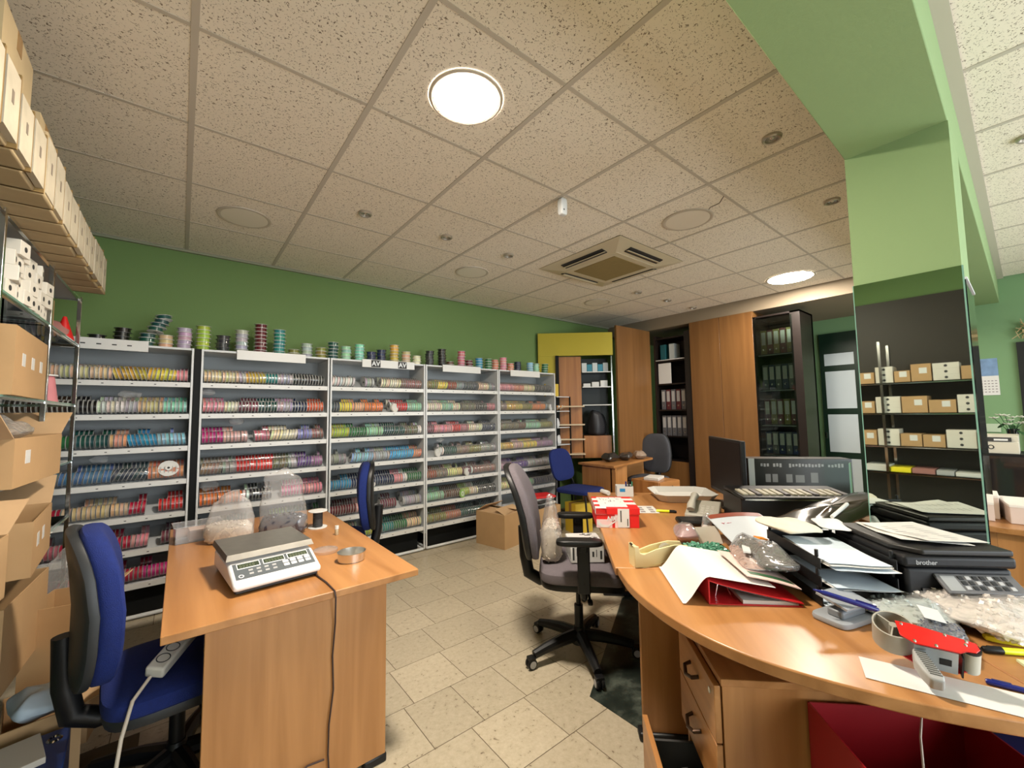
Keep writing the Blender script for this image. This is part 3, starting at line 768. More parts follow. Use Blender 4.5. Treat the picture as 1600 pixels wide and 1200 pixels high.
# ---------------------------------------------------------------- weighing desk (left)
dk = thing('weighing_desk', 'wood laminate desk carrying the counting scale', 'desk', (0.40, -1.83, 0))
G().box(-0.42, 0.42, -0.77, 0.77, 0.693, 0.72).build('desktop', WY, dk, bevel=0.003)
G().box(-0.31, 0.29, -0.745, -0.715, 0.03, 0.693).build('end_panel', WZ, dk, bevel=0.002)
G().box(-0.31, 0.29, 0.70, 0.73, 0.03, 0.693).build('end_panel', WZ, dk, bevel=0.002)
G().box(-0.02, 0.0, -0.715, 0.70, 0.25, 0.693).build('modesty_panel', WY, dk)
for yy in (-0.745, 0.70):
    for xx in (-0.27, 0.25):
        G().prism([(xx-0.045, yy-0.004), (xx+0.045, yy-0.004), (xx+0.045, yy+0.034), (xx-0.045, yy+0.034)], 0, 0.032).build('foot', BLACKP, dk, bevel=0.006)
# counting scale
sc = thing('counting_scale', 'white and grey counting scale with stainless steel pan on weighing desk', 'scale', (0.310, -2.20, 0.7205), R(5))
sc.scale = (0.93, 1.0, 0.78)
SCW = M('scale_white', (0.78, 0.78, 0.78), 0.35)
SCP = M('scale_panel', (0.10, 0.115, 0.125), 0.4)
STEEL = M('brushed_steel', (0.50, 0.48, 0.44), 0.38, 1.0, var=0.12, vs_=25)
LCD = M('lcd_glass', (0.045, 0.06, 0.04), 0.15)
def sside(y0, y1, z): return [(y, z) for y in (y0, y1)]
g = G()
prof = [(-0.215, 0.022), (-0.215, 0.052), (-0.195, 0.060), (-0.09, 0.112), (0.19, 0.112), (0.20, 0.022)]
g.add([(-0.165, y, z) for y, z in prof]+[(0.165, y, z) for y, z in prof], [tuple(range(5, -1, -1)), tuple(range(6, 12))]+[(i, (i+1) % 6, 6+(i+1) % 6, 6+i) for i in range(6)])
g.build('housing', SCW, sc, bevel=0.012, segs=3)
G().box(-0.155, 0.155, -0.20, 0.19, 0.006, 0.026).build('base', DARKG, sc, bevel=0.004)
for xx in (-0.13, 0.13):
    for yy in (-0.17, 0.16):
        G().cyl(0.016, 0, 0.008, (xx, yy, 0)).build('foot', BLACKP, sc)
sl = math.atan2(0.052, 0.105)
PT = Matrix.Translation((0, -0.1425, 0.0862)) @ Matrix.Rotation(sl, 4, 'X')
G().box(-0.150, 0.150, -0.048, 0.050, 0.0, 0.0015, T=PT).build('control_panel', SCP, sc)
for k, xx in enumerate((-0.095, 0.0, 0.095)):
    bz = G().box(xx-0.042, xx+0.042, 0.012, 0.046, 0.0015, 0.0026, T=PT).build('display_bezel', SCW, sc)
    G().box(xx-0.039, xx+0.039, 0.016, 0.042, 0.0026, 0.0032, T=PT).build('display', LCD, bz)
    gd = G()
    for q in range(5 if k == 0 else 6):
        x1 = xx-0.032+q*0.0115
        gd.box(x1, x1+0.0075, 0.019, 0.0215, 0.0032, 0.0035, T=PT).box(x1, x1+0.0025, 0.0215, 0.036, 0.0032, 0.0035, T=PT).box(x1+0.005, x1+0.0075, 0.0215, 0.036, 0.0032, 0.0035, T=PT)
    gd.build('digits', M('lcd_digits', (0.10, 0.12, 0.07), 0.4), bz)
for i in range(4):
    for j in range(2):
        G().box(0.028+i*0.029, 0.050+i*0.029, -0.030+j*0.021, -0.0145+j*0.021, 0.0015, 0.005, T=PT).build('key', SCW, sc, bevel=0.001)
        G().box(-0.100+i*0.029, -0.085+i*0.029, -0.030+j*0.021, -0.020+j*0.021, 0.0015, 0.0022, T=PT).build('touch_key', GREYP, sc)
G().lathe([(0.006, 0.0015), (0.008, 0.003), (0.010, 0.0015)], 14, (-0.130, -0.030, 0), T=PT, cap=False).build('level_ring', SCW, sc)
g = G().box(-0.165, 0.165, -0.085, 0.205, 0.150, 0.154)
g.add([(-0.165, -0.085, 0.154), (0.165, -0.085, 0.154), (0.172, -0.098, 0.128), (-0.172, -0.098, 0.128)], [(0, 3, 2, 1), (0, 1, 2, 3)])
for s_ in (-1, 1):
    g.add([(s_*0.165, -0.085, 0.154), (s_*0.165, 0.205, 0.154), (s_*0.172, 0.21, 0.128), (s_*0.172, -0.098, 0.128)], [(0, 1, 2, 3), (3, 2, 1, 0)])
g.build('weighing_pan', STEEL, sc, smooth=0)
G().box(-0.03, 0.03, -0.03, 0.09, 0.110, 0.151).build('pan_support', DARKG, sc)
# scale lead hanging down the panel
g = G()
pts = [(0.46, -2.37, 0.724), (0.475, -2.50, 0.723), (0.478, -2.605, 0.722), (0.480, -2.612, 0.70), (0.486, -2.590, 0.60), (0.479, -2.586, 0.48), (0.484, -2.586, 0.36), (0.470, -2.586, 0.24), (0.468, -2.588, 0.14), (0.475, -2.59, 0.04), (0.50, -2.66, 0.006), (0.56, -2.70, 0.006)]
g.tube(pts, 0.0032, 6)
tag(g.build('scale_cable', M('dark_cable', (0.03, 0.012, 0.01), 0.4)), 'dark thin power cable hanging down the weighing desk end', 'cable')
tag(G().tube([(0.455, -2.588, 0.13), (0.40, -2.586, 0.135), (0.32, -2.586, 0.105), (0.24, -2.586, 0.095), (0.17, -2.586, 0.105), (0.12, -2.586, 0.16), (0.088, -2.57, 0.20), (0.06, -2.45, 0.21)], 0.0032, 6).build('branch_cable', M('dark_cable')), 'dark thin cable drooping sideways across the weighing desk end panel', 'cable')

def bag(name, label, loc, rz, w_, d_, h_, fill, fillmat, film=POLY, seed=0, lie=False, cat='bag', beads=None, neck=0.25, group=None):
    """polybag: film skin plus contents of small pieces; lie=True rests flat"""
    t = thing(name, label, cat, loc, rz, group)
    off = Vector((seed*7.3, seed*3.1, seed))
    def skin(p):
        v = (p.z/h_+1)/2
        if lie:
            q = noise.noise(p*14+off)*0.5*h_
            e = max(abs(p.x)/w_, abs(p.y)/d_)
            z = p.z*(1-0.75*max(0, e-0.45)/0.55)
            return (p.x*(1+0.10*noise.noise(p*6+off)), p.y*(1+0.10*noise.noise(p*6-off)), max(0.001, z+h_+q*(v > 0.3)))
        wq = 1-(0.30*max(0, v-fill*0.7))+0.08*noise.noise(p*9+off)
        dq = 1-(1-neck)*min(1, max(0, v-fill*0.8)/(1-fill*0.8))**0.8
        q = noise.noise(p*16+off)*0.018*(0.3+v)
        return (p.x*wq+q+0.10*h_*v*v*math.sin(seed*2.1), p.y*dq+q*0.7, max(0.001, p.z+h_+h_*0.55*max(0, v-0.55)*(noise.noise(p*11+off)+0.5*math.sin(p.x/w_*2+seed))))
    e1, e2 = (0.6, 0.45) if lie else (0.42, 0.62)
    skn = G().sell((0, 0, 0), w_, d_, h_, e1, e2, 40, 20, fn=skin).build('film', film, t, smooth=70)
    if fillmat:
        gb = G(); rr = random.Random(seed+5)
        def cfn(p):
            if lie:
                q = Vector(skin(p)); return (q.x*0.95, q.y*0.95, q.z*0.90+0.001)
            q = Vector((p.x, p.y, -h_+(p.z+h_*1.0)*fill))
            k = Vector(skin(q)); n_ = 0.012*noise.noise(p*40+off)
            return (k.x*0.93+n_, k.y*0.93+n_, k.z+0.002)
        gb.sell((0, 0, 0), w_, d_, h_, e1, e2, 36, 18, fn=cfn)
        if beads:
            n, r0, r1 = beads
            base = list(gb.v)
            for k in range(n):
                v = base[rr.randrange(len(base))]
                if v[2] < 0.006: continue
                s = rr.uniform(r0, r1)
                T = TR((v[0]*rr.uniform(0.9, 1.0), v[1]*rr.uniform(0.9, 1.0), v[2]), rr.uniform(0, 3), rr.uniform(0, 3), rr.uniform(0, 3))
                gb.box(-s, s, -s*0.7, s*0.7, -s*0.5, s*0.5, T=T)
        c = gb.build('contents', fillmat, t, smooth=70); c['kind'] = 'stuff'
    return t
BEADC = M('clear_beads', (0.62, 0.55, 0.47), 0.2, coat=0.6, var=0.35, vs_=90)
BEADD = M('dark_beads', (0.05, 0.05, 0.065), 0.22, coat=0.7, var=0.6, vs_=70)
bag('bead_bag', 'clear plastic bag with pale beads, behind the scale on weighing desk', (0.225, -1.60, 0.7205), R(-30), 0.115, 0.045, 0.125, 0.42, BEADC, MILKY, 1, beads=(220, 0.003, 0.006))
bag('bead_bag', 'tall clear plastic bag of dark glittering beads on weighing desk', (0.475, -1.63, 0.7205), R(-18), 0.125, 0.05, 0.165, 0.33, BEADD, POLY, 2, beads=(260, 0.003, 0.007))
tb = thing('plastic_tub', 'clear rectangular plastic tub at far left of weighing desk', 'tub', (0.10, -1.40, 0.7205), R(4))
g = G().box(-0.10, 0.10, -0.07, 0.07, 0, 0.003)
for a, b, c, d in ((-0.10, 0.10, -0.07, -0.067), (-0.10, 0.10, 0.067, 0.07), (-0.10, -0.097, -0.07, 0.07), (0.097, 0.10, -0.07, 0.07)): g.box(a, b, c, d, 0.003, 0.085)
g.build('walls', CLEARP, tb)
g = G()
for a, b, c, d in ((-0.108, 0.108, -0.078, -0.067), (-0.108, 0.108, 0.067, 0.078), (-0.108, -0.097, -0.067, 0.067), (0.097, 0.108, -0.067, 0.067)): g.box(a, b, c, d, 0.085, 0.088)
g.build('rim', CLEARP, tb)
tag(G().box(-0.06, 0.06, -0.045, 0.045, 0, 0.055).build('pink_carton', M('pale_pink_card', (0.62, 0.45, 0.38), 0.8), loc=(0.12, -1.40, 0.7245), rz=R(4), bevel=0.002), 'pale pink small carton inside the clear plastic tub', 'carton')
ws = thing('wire_spool', 'white spool of black cord standing on weighing desk', 'spool', (0.66, -1.60, 0.7205))
G().cyl(0.052, 0, 0.004, n=28).cyl(0.052, 0.094, 0.098, n=28).cyl(0.013, 0.004, 0.094, n=16).build('reel', RAILW, ws)
g = G(); 
g.lathe([(0.02, 0.006)]+[(0.026+0.0015*(k % 2), 0.007+k*0.0042) for k in range(20)]+[(0.02, 0.091)], 20).build('cord', INK, ws)
vl = thing('glass_vial', 'tiny vial with pale cap on weighing desk', 'vial', (0.70, -1.84, 0.7205))
G().lathe([(0.009, 0), (0.010, 0.004), (0.010, 0.03), (0.008, 0.034)], 14).build('body', M('vial_amber', (0.42, 0.33, 0.2), 0.15, coat=0.5), vl)
G().cyl(0.0105, 0.033, 0.05, n=14).build('cap', RAILW, vl)
tn = thing('tin_lid', 'shallow round aluminium tin at right edge of weighing desk', 'tin', (0.635, -2.30, 0.7205))
ALU = M('aluminium', (0.72, 0.70, 0.66), 0.3, 1.0)
G().lathe([(0.052, 0), (0.058, 0.004), (0.060, 0.038), (0.062, 0.040), (0.059, 0.040), (0.057, 0.006), (0.0, 0.005)], 40, cap=False).cyl(0.054, 0, 0.003, n=40).build('bowl', ALU, tn)
cl = thing('clear_lid', 'clear round plastic lid lying beside the scale', 'lid', (0.575, -2.10, 0.7205))
G().lathe([(0.055, 0), (0.055, 0.012), (0.052, 0.013), (0.0, 0.012)], 36, cap=False).build('lid_shell', CLEARP, cl)
tag(G().tube([(0.53, -1.50, 0.745), (0.58, -1.49, 0.75), (0.63, -1.50, 0.745)], [0.008, 0.010, 0.006]).build('wood_peg', M('peg_wood', (0.5, 0.36, 0.2), 0.6), loc=(0, 0, -0.0175)), 'short light wooden peg behind the bead bags', 'peg')
# extension socket on the blue chair seat with its lead
ps = thing('extension_socket', 'white multi-way extension socket lying on foreground blue chair', 'socket', (0.03, -2.22, 0.53), 0, rot=(R(12), R(-14), R(58)))
G().box(-0.13, 0.13, -0.03, 0.03, -0.02, 0.02).build('body', M('socket_white', (0.62, 0.58, 0.50), 0.4), ps, bevel=0.008, segs=3)
for k in range(4):
    so = G().lathe([(0.021, 0.0195), (0.021, 0.0208), (0.018, 0.0208), (0.017, 0.014), (0.0, 0.0135)], 18, (-0.085+k*0.05, 0, 0), cap=False).build('outlet', DARKG, ps)
G().box(0.10, 0.12, -0.01, 0.01, 0.0195, 0.025).build('switch', M('switch_red', (0.35, 0.01, 0.01), 0.3), ps)
tag(G().tube([(-0.045, -2.335, 0.495), (-0.085, -2.39, 0.46), (-0.105, -2.44, 0.38), (-0.115, -2.48, 0.28), (-0.12, -2.52, 0.16), (-0.13, -2.58, 0.05), (-0.12, -2.72, 0.008), (-0.02, -2.9, 0.008)], 0.0055, 10).build('socket_lead', M('cable_cream', (0.60, 0.52, 0.42), 0.5)), 'cream cable running from the extension socket to the floor', 'cable')
# ---------------------------------------------------------------- right-hand desk group (turned 45 degrees)
O45 = (2.0, -3.76)
q2 = math.sqrt(0.5)
def W(a, b, z=0.74):
    return (O45[0]+(a+b)*q2, O45[1]+(a-b)*q2, z)
DZ = 0.7405
def desk_at(name, label, cat, a, b, z=DZ, rz=0, group=None, rot=None):
    """thing standing at desk coordinates; local +x runs along the desk (a), local -y is the b side"""
    return thing(name, label, cat, W(a, b, z), R(45)+rz, group, rot)
def smooth_poly(pts, n=6):
    out = []
    for i in range(len(pts)-1):
        p0 = Vector(pts[max(i-1, 0)]); p1 = Vector(pts[i]); p2 = Vector(pts[i+1]); p3 = Vector(pts[min(i+2, len(pts)-1)])
        for k in range(n):
            t = k/n
            out.append(tuple(0.5*((2*p1)+(p2-p0)*t+(2*p0-5*p1+4*p2-p3)*t*t+(3*p1-p0-3*p2+p3)*t**3)))
    out.append(tuple(pts[-1]))
    return out
cd = thing('corner_desk', 'curved wood laminate corner desk in right foreground', 'desk', (O45[0], O45[1], 0), R(45))
lw = lambda x, y: ((x-O45[0])*q2+(y-O45[1])*q2, -(x-O45[0])*q2+(y-O45[1])*q2)
arc = [(1.42, -3.18), (1.313, -3.317), (1.237, -3.466), (1.194, -3.598), (1.178, -3.708), (1.184, -3.82), (1.207, -3.920), (1.239, -4.010), (1.283, -4.105), (1.346, -4.210), (1.43, -4.33)]
arc = smooth_poly(arc, 5)
G().prism([lw(*p) for p in reversed([p_ for p_ in arc])][::-1]+[(0.0, 0.0)], 0.708, 0.74).build('desktop', WX, cd, bevel=0.004)
ld = thing('straight_desk', 'straight wood laminate desk section holding the red shoe box', 'desk', (O45[0], O45[1], 0), R(45))
G().box(0.003, 1.62, 0.0, 0.83, 0.708, 0.74).build('desktop', WX, ld, bevel=0.004)
G().box(0.11, 0.14, 0.06, 0.72, 0.03, 0.708).build('end_panel', WZ, ld, bevel=0.002)
G().box(1.50, 1.53, 0.06, 0.72, 0.03, 0.708).build('end_panel', WZ, ld, bevel=0.002)
G().box(0.14, 1.50, 0.06, 0.08, 0.25, 0.708).build('modesty_panel', WX, ld)
for xx in (0.095, 1.485):
    G().prism([(xx, 0.05), (xx+0.06, 0.05), (xx+0.06, 0.74), (xx, 0.74)], 0, 0.035).build('foot_bar', BLACKP, ld, bevel=0.01)
rd = thing('side_desk', 'wood laminate desk section at the right picture edge behind tape gun', 'desk', (O45[0], O45[1], 0), R(45))
G().box(-0.82, -0.07, -1.2, -0.003, 0.708, 0.74).build('desktop', WY, rd, bevel=0.004)
G().box(-0.78, -0.1, -1.1, -1.07, 0.0, 0.708).build('end_panel', WZ, rd)
od = thing('opposite_desk', 'wood laminate desk behind the black display case and monitor', 'desk', (O45[0], O45[1], 0), R(45))
G().box(0.475, 1.62, -0.85, -0.006, 0.708, 0.74).build('desktop', WX, od, bevel=0.004)
G().box(0.50, 0.53, -0.78, -0.06, 0.0, 0.708).build('end_panel', WZ, od)
G().box(1.55, 1.58, -0.78, -0.06, 0.0, 0.708).build('end_panel', WZ, od)
# drawer pedestal: fronts look towards the chair side (local +y)
pd = thing('drawer_pedestal', 'wooden three drawer pedestal with bottom drawer open under curved desk', 'pedestal', W(-0.03, -0.03, 0), R(45))
G().box(-0.46, -0.445, 0.10, 0.575, 0.02, 0.60).box(-0.115, -0.10, 0.10, 0.575, 0.02, 0.60).box(-0.445, -0.115, 0.10, 0.115, 0.02, 0.60).box(-0.445, -0.115, 0.115, 0.575, 0.02, 0.04).build('carcass', WZ, pd)
G().box(-0.465, -0.095, 0.095, 0.58, 0.60, 0.62).build('top', WX, pd, bevel=0.002)
HANDLE = M('bronze_handle', (0.06, 0.03, 0.015), 0.35, 0.6)
for k, (z0, z1, out) in enumerate(((0.44, 0.595, 0.0), (0.275, 0.435, 0.0), (0.045, 0.27, 0.14))):
    dr = G().box(-0.455, -0.105, 0.578+out, 0.596+out, z0, z1).build('drawer_front', WX, pd, bevel=0.002)
    if out:
        G().box(-0.44, -0.43, 0.3+out, 0.578+out, z0+0.02, z1-0.07).box(-0.13, -0.12, 0.3+out, 0.578+out, z0+0.02, z1-0.07).box(-0.43, -0.13, 0.3+out, 0.578+out, z0+0.02, z0+0.028).build('drawer_box', M('drawer_dark', (0.05, 0.05, 0.05), 0.5), pd)
    zc = (z0+z1)/2+0.02
    G().tube([(-0.32, 0.596+out, zc), (-0.315, 0.616+out, zc-0.006), (-0.28, 0.624+out, zc-0.016), (-0.245, 0.616+out, zc-0.006), (-0.24, 0.596+out, zc)], 0.006).build('handle', HANDLE, dr)
    if k == 0:
        G().cyl(0.009, 0, 0.004, n=14, T=TR((-0.425, 0.596, 0.565), rx=R(-90))).build('lock', CHROME, dr)
bag('parts_bag', 'clear crumpled bag inside the open bottom drawer', W(-0.31, -0.60, 0.075), R(45), 0.13, 0.07, 0.05, 0.5, M('grey_bits', (0.12, 0.12, 0.13), 0.4), POLY, 21, lie=True)
# red and blue storage boxes under the curve
RB = M('red_box_card', (0.30, 0.003, 0.008), 0.5)
rb = thing('red_storage_box', 'open red cardboard storage box under the curved desk', 'box', W(-0.635, -0.20, 0), R(45))
for a in ((-0.13, -0.126, -0.19, 0.19), (0.126, 0.13, -0.19, 0.19), (-0.13, 0.13, -0.19, -0.186), (-0.13, 0.13, 0.186, 0.19)):
    G().box(a[0], a[1], a[2], a[3], 0.0, 0.58).build('wall_panel', RB, rb)
G().box(-0.126, 0.126, -0.186, 0.186, 0.0, 0.005).build('bottom', RB, rb)
fl = G().box(-0.19, 0, -0.19, 0.19, -0.002, 0.002).build('flap', M('pink_red_card', (0.50, 0.01, 0.07), 0.5), rb, loc=(-0.13, 0, 0.58), rot=(0, R(-62), 0))
tag(G().tube([W(-0.50, -0.10, 0.59), W(-0.62, -0.20, 0.585), W(-0.80, -0.33, 0.50)], 0.0025, 6).build('packing_string', M('white_string', (0.7, 0.6, 0.5), 0.7)), 'white cord stretched across the red storage box', 'cord')
BB = M('blue_box_card', (0.004, 0.010, 0.11), 0.5)
bb = thing('blue_storage_box', 'dark blue file box with white printed label under the curved desk', 'box', W(-0.62, 0.20, 0), R(45))
G().box(-0.13, 0.13, -0.17, 0.17, 0, 0.52).build('body', BB, bb, bevel=0.003)
G().box(-0.1315, -0.130, -0.165, -0.06, 0.30, 0.47).build('label_sheet', PAPERB, bb)
text('print', 'tou', 0.035, INK, bb, (-0.1320, -0.10, 0.39), (R(90), 0, R(-90)), 0.0003, bold=0.0005)
G().box(-0.1310, -0.130, -0.17, 0.0, 0.475, 0.505).build('band', M('mid_blue', (0.01, 0.06, 0.2), 0.5), bb)

# ---- things on the right-hand desk
# red striped shoe box with lid
SHR = M('shoebox_red', (0.68, 0.012, 0.012), 0.4)
SHP = M('shoebox_pink', (0.80, 0.56, 0.55), 0.45)
sb = desk_at('shoe_box', 'red and white striped shoe box with swoosh emblem on straight desk', 'shoe box', 0.75, -0.735)
G().box(-0.155, 0.155, -0.115, 0.115, 0, 0.088).build('body', SHR, sb, bevel=0.001)
for y0, y1 in ((-0.055, 0.015),):
    G().box(-0.1565, -0.155, y0, y1, 0.0, 0.088).build('stripe', SHP, sb)
G().box(-0.1562, -0.155, 0.03, 0.115, 0.0, 0.045).build('pale_panel', SHP, sb)
lid = G().box(-0.158, 0.158, -0.118, 0.118, 0.088, 0.106).box(-0.159, -0.156, -0.119, 0.119, 0.072, 0.106).box(-0.159, 0.159, 0.1165, 0.119, 0.072, 0.106).build('lid', SHR, sb, bevel=0.001)
for x0, x1 in ((-0.159, -0.115), (-0.06, -0.005), (0.05, 0.105)):
    G().box(x0, x1, -0.1185, 0.1195, 0.0725, 0.1068).build('lid_stripe', RAILW, lid) if x0 > -0.1 else G().box(x0, x1, 0.06, 0.1195, 0.0725, 0.1068).build('lid_stripe', RAILW, lid)
G().box(-0.13, 0.13, -0.06, 0.09, 0.1068, 0.1078).build('sticker_sheet', RAILW, lid)
gm = G()
for k in range(16):
    x, y = U(-0.11, 0.11), U(-0.05, 0.08)
    gm.box(x, x+U(0.01, 0.05), y, y+U(0.002, 0.005), 0.1078, 0.1082)
gm.build('sticker_print', M('grey_ink', (0.25, 0.22, 0.22), 0.7), lid, smooth=0)
gs = G()
sw = [(0.108, 0.040), (0.085, 0.018), (0.055, 0.014), (0.0, 0.046), (-0.02, 0.052), (0.0, 0.041), (0.055, 0.002), (0.09, 0.004), (0.112, 0.020)]
gs.prism([(-y, z) for y, z in sw], 0, 0.0006, T=Matrix(((0, 0, -1, -0.1570), (-1, 0, 0, 0), (0, 1, 0, 0), (0, 0, 0, 1))))
gs.build('swoosh_emblem', RAILW, sb, smooth=0)
text('lettering', 'NIKE', 0.034, RAILW, sb, (-0.1572, 0.026, 0.048), (R(90), 0, R(-90)), 0.0004, 0.9, shear=0.3, bold=0.0012)
G().box(-0.1604, -0.1570, -0.062, 0.0, 0.004, 0.104).build('size_label', RAILW, sb)
G().box(-0.1610, -0.1604, -0.020, -0.014, 0.032, 0.094).box(-0.1610, -0.1604, -0.055, -0.050, 0.012, 0.05).build('label_print', INK, sb)
# tape dispenser
TD = M('cream_dispenser', (0.72, 0.62, 0.34), 0.4)
td = thing('tape_dispenser', 'cream desktop tape dispenser at the desk seam', 'tape dispenser', (1.585, -3.262, DZ), R(-31))
pr = [(-0.115, 0), (0.04, 0), (0.10, 0.025), (0.125, 0.058), (0.115, 0.078), (0.06, 0.083), (-0.02, 0.070), (-0.075, 0.052), (-0.092, 0.056), (-0.098, 0.085), (-0.115, 0.085)]
FX = Matrix(((1, 0, 0, 0), (0, 0, -1, 0), (0, 1, 0, 0), (0, 0, 0, 1)))
G().prism(pr, -0.032, -0.026, T=FX).prism(pr, 0.026, 0.032, T=FX).build('side_shell', TD, td, bevel=0.002)
pr2 = [(-0.115, 0), (0.04, 0), (0.09, 0.022), (0.09, 0.045), (-0.06, 0.038), (-0.092, 0.050), (-0.100, 0.082), (-0.115, 0.082)]
G().prism(pr2, -0.026, 0.026, T=FX).build('core_body', TD, td)
G().cyl(0.028, -0.012, 0.012, n=28, T=FX @ Matrix.Translation((0.035, 0.052, 0))).build('tape_roll', CLEARP, td)
G().box(-0.118, -0.112, -0.014, 0.014, 0.083, 0.089).build('cutter_blade', CHROME, td)
G().box(-0.112, 0.036, -0.0335, -0.032, 0.012, 0.016, T=TR((0.02, 0, 0.005), ry=R(-12))).build('side_ridge', TD, td)
# sheet curling over the red binder
bn = desk_at('ring_binder', 'red lever arch binder lying on curved desk under a curled sheet', 'binder', -0.15, -0.43)
RBN = M('binder_red', (0.55, 0.015, 0.02), 0.4)
BIN = M('binder_lining', (0.24, 0.20, 0.24), 0.6)
G().box(-0.155, 0.155, 0.135, 0.139, 0.002, 0.078).build('spine', RBN, bn)
G().box(-0.155, 0.155, -0.150, 0.139, 0.0, 0.003).build('bottom_cover', RBN, bn)
G().sheet(lambda u, v: (-0.155+0.31*v, 0.139-0.292*u, 0.078-0.066*u**0.85+0.0), 14, 2, th=0.003).build('top_cover', RBN, bn)
G().sheet(lambda u, v: (-0.152+0.304*v, 0.130-0.27*u, 0.072-0.064*u**0.85), 14, 2, th=0.001).build('lining', BIN, bn)
gp = G().box(-0.148, 0.148, -0.14, 0.03, 0.003, 0.014)
gp.build('page_block', PAPER, bn)
G().tube([(-0.1, 0.10, 0.004), (-0.1, 0.09, 0.05), (-0.1, 0.07, 0.055), (-0.1, 0.05, 0.01)], 0.002, 6).build('lever_ring', CHROME, bn)
def curl(u, v):
    y = 0.225-0.30*u
    if u < 0.30: z = 0.002+0.085*(0.5-0.5*math.cos(math.pi*u/0.30)) if u > 0.05 else 0.002
    else: z = 0.087-0.035*(u-0.3)/0.7
    return (-0.165+0.21*1.55*v+0.02*u, y, z+0.003)
tag(G().sheet(curl, 30, 4, th=0.0006).build('curled_sheet', PAPER, loc=W(-0.15, -0.43, DZ), rz=R(45)), 'white blank sheet curling over the red binder spine', 'paper')
mg = desk_at('magazine', 'pale magazine with green band lying over the red binder', 'magazine', -0.14, -0.355, DZ+0.062, rot=(R(13), 0, R(45)))
G().sheet(lambda u, v: (-0.145+0.26*v, 0.085-0.17*u, 0.006+0.004*math.sin(u*3)), 8, 2, th=0.003).build('pages', M('pink_page', (0.72, 0.52, 0.46), 0.6), mg)
G().sheet(lambda u, v: (-0.12+0.03*v, 0.065-0.14*u, 0.0068+0.004*math.sin((0.11+u*0.82)*3)), 8, 1, th=0.0004).build('green_band', M('band_green', (0.03, 0.10, 0.04), 0.5), mg)
# bags around the binder
GB = M('green_beads', (0.10, 0.30, 0.20), 0.2, coat=0.7, var=0.7, vs_=60)
t = desk_at('bead_tray', 'dark green shallow tray of pale green beads', 'tray', 0.16, -0.42)
g = G().box(-0.07, 0.07, -0.09, 0.09, 0, 0.004)
for a in ((-0.07, 0.07, -0.09, -0.086), (-0.07, 0.07, 0.086, 0.09), (-0.07, -0.066, -0.086, 0.086), (0.066, 0.07, -0.086, 0.086)): g.box(*a, 0.004, 0.035)
g.build('tray_body', M('dark_olive_plastic', (0.05, 0.055, 0.02), 0.4), t)
gb = G()
for k in range(240):
    s = U(0.004, 0.008)
    gb.box(-s, s, -s*.7, s*.7, -s*.6, s*.6, T=TR((U(-0.058, 0.058), U(-0.078, 0.078), 0.026+U(0, 0.018)), U(0, 3), U(0, 3), U(0, 3)))
gb.box(-0.064, 0.064, -0.084, 0.084, 0.004, 0.026)
gb.build('beads', GB, t, smooth=0)['kind'] = 'stuff'
bag('zip_bag', 'small clear zip bag with dark red crystals by the tape dispenser', W(0.37, -0.44, DZ), R(35), 0.080, 0.055, 0.040, 0.5, M('dark_red_crystals', (0.30, 0.14, 0.14), 0.3, var=0.4, vs_=50), POLY, 3, lie=True, cat='zip bag')
bag('zip_bag', 'clear zip bag standing upright with pale card', W(0.44, -0.32, DZ), R(20), 0.07, 0.03, 0.060, 0.4, M('pale_card_fill', (0.62, 0.56, 0.50), 0.7), POLY, 4, cat='zip bag')
tag(G().sheet(lambda u, v: (-0.06+0.12*u, 0.01*math.sin(u*3), 0.085*v), 6, 2, th=0.001).build('beige_card', M('beige_card', (0.60, 0.55, 0.46), 0.7), loc=W(0.33, -0.335, DZ), rot=(R(-28), 0, R(-28))), 'pale pinkish card leaning among the zip bags', 'card')
# white mailing bag with red print
mb = thing('mailing_bag', 'white mailing bag with small red print draped over the desk clutter', 'mailing bag', W(0.26, -0.17, DZ), R(45))
def mbf(u, v):
    x = -0.22+0.44*v; y = 0.14-0.26*u
    z = 0.058+0.018*math.sin(u*2.2)+0.035*v-0.006*math.cos(v*3)
    return (x, y, z)
G().sheet(mbf, 14, 14, th=0.004).build('sheet', M('mailer_white', (0.50, 0.54, 0.58), 0.35), mb)
G().sheet(lambda u, v: tuple(Vector(mbf(0.02+0.96*u, 0.88+0.12*v))+Vector((0, 0, 0.0012))), 10, 2, th=0.0004).build('brown_band', M('rust_band', (0.22, 0.04, 0.015), 0.4), mb)
text('print', 'Pai', 0.038, M('red_print', (0.45, 0.02, 0.05), 0.5), mb, (0.10, 0.085, 0.095), (R(-4), R(-5), R(-80)), 0.0003)
def mtail(u, v):
    x = -0.27+0.32*v; y = -0.12-0.30*u
    return (x+0.12*u, y, 0.07+0.07*math.sin(u*2.8+0.1)-0.012*math.sin(v*4))
G().sheet(mtail, 16, 6, th=0.003).build('tail', M('mailer_white'), mb)
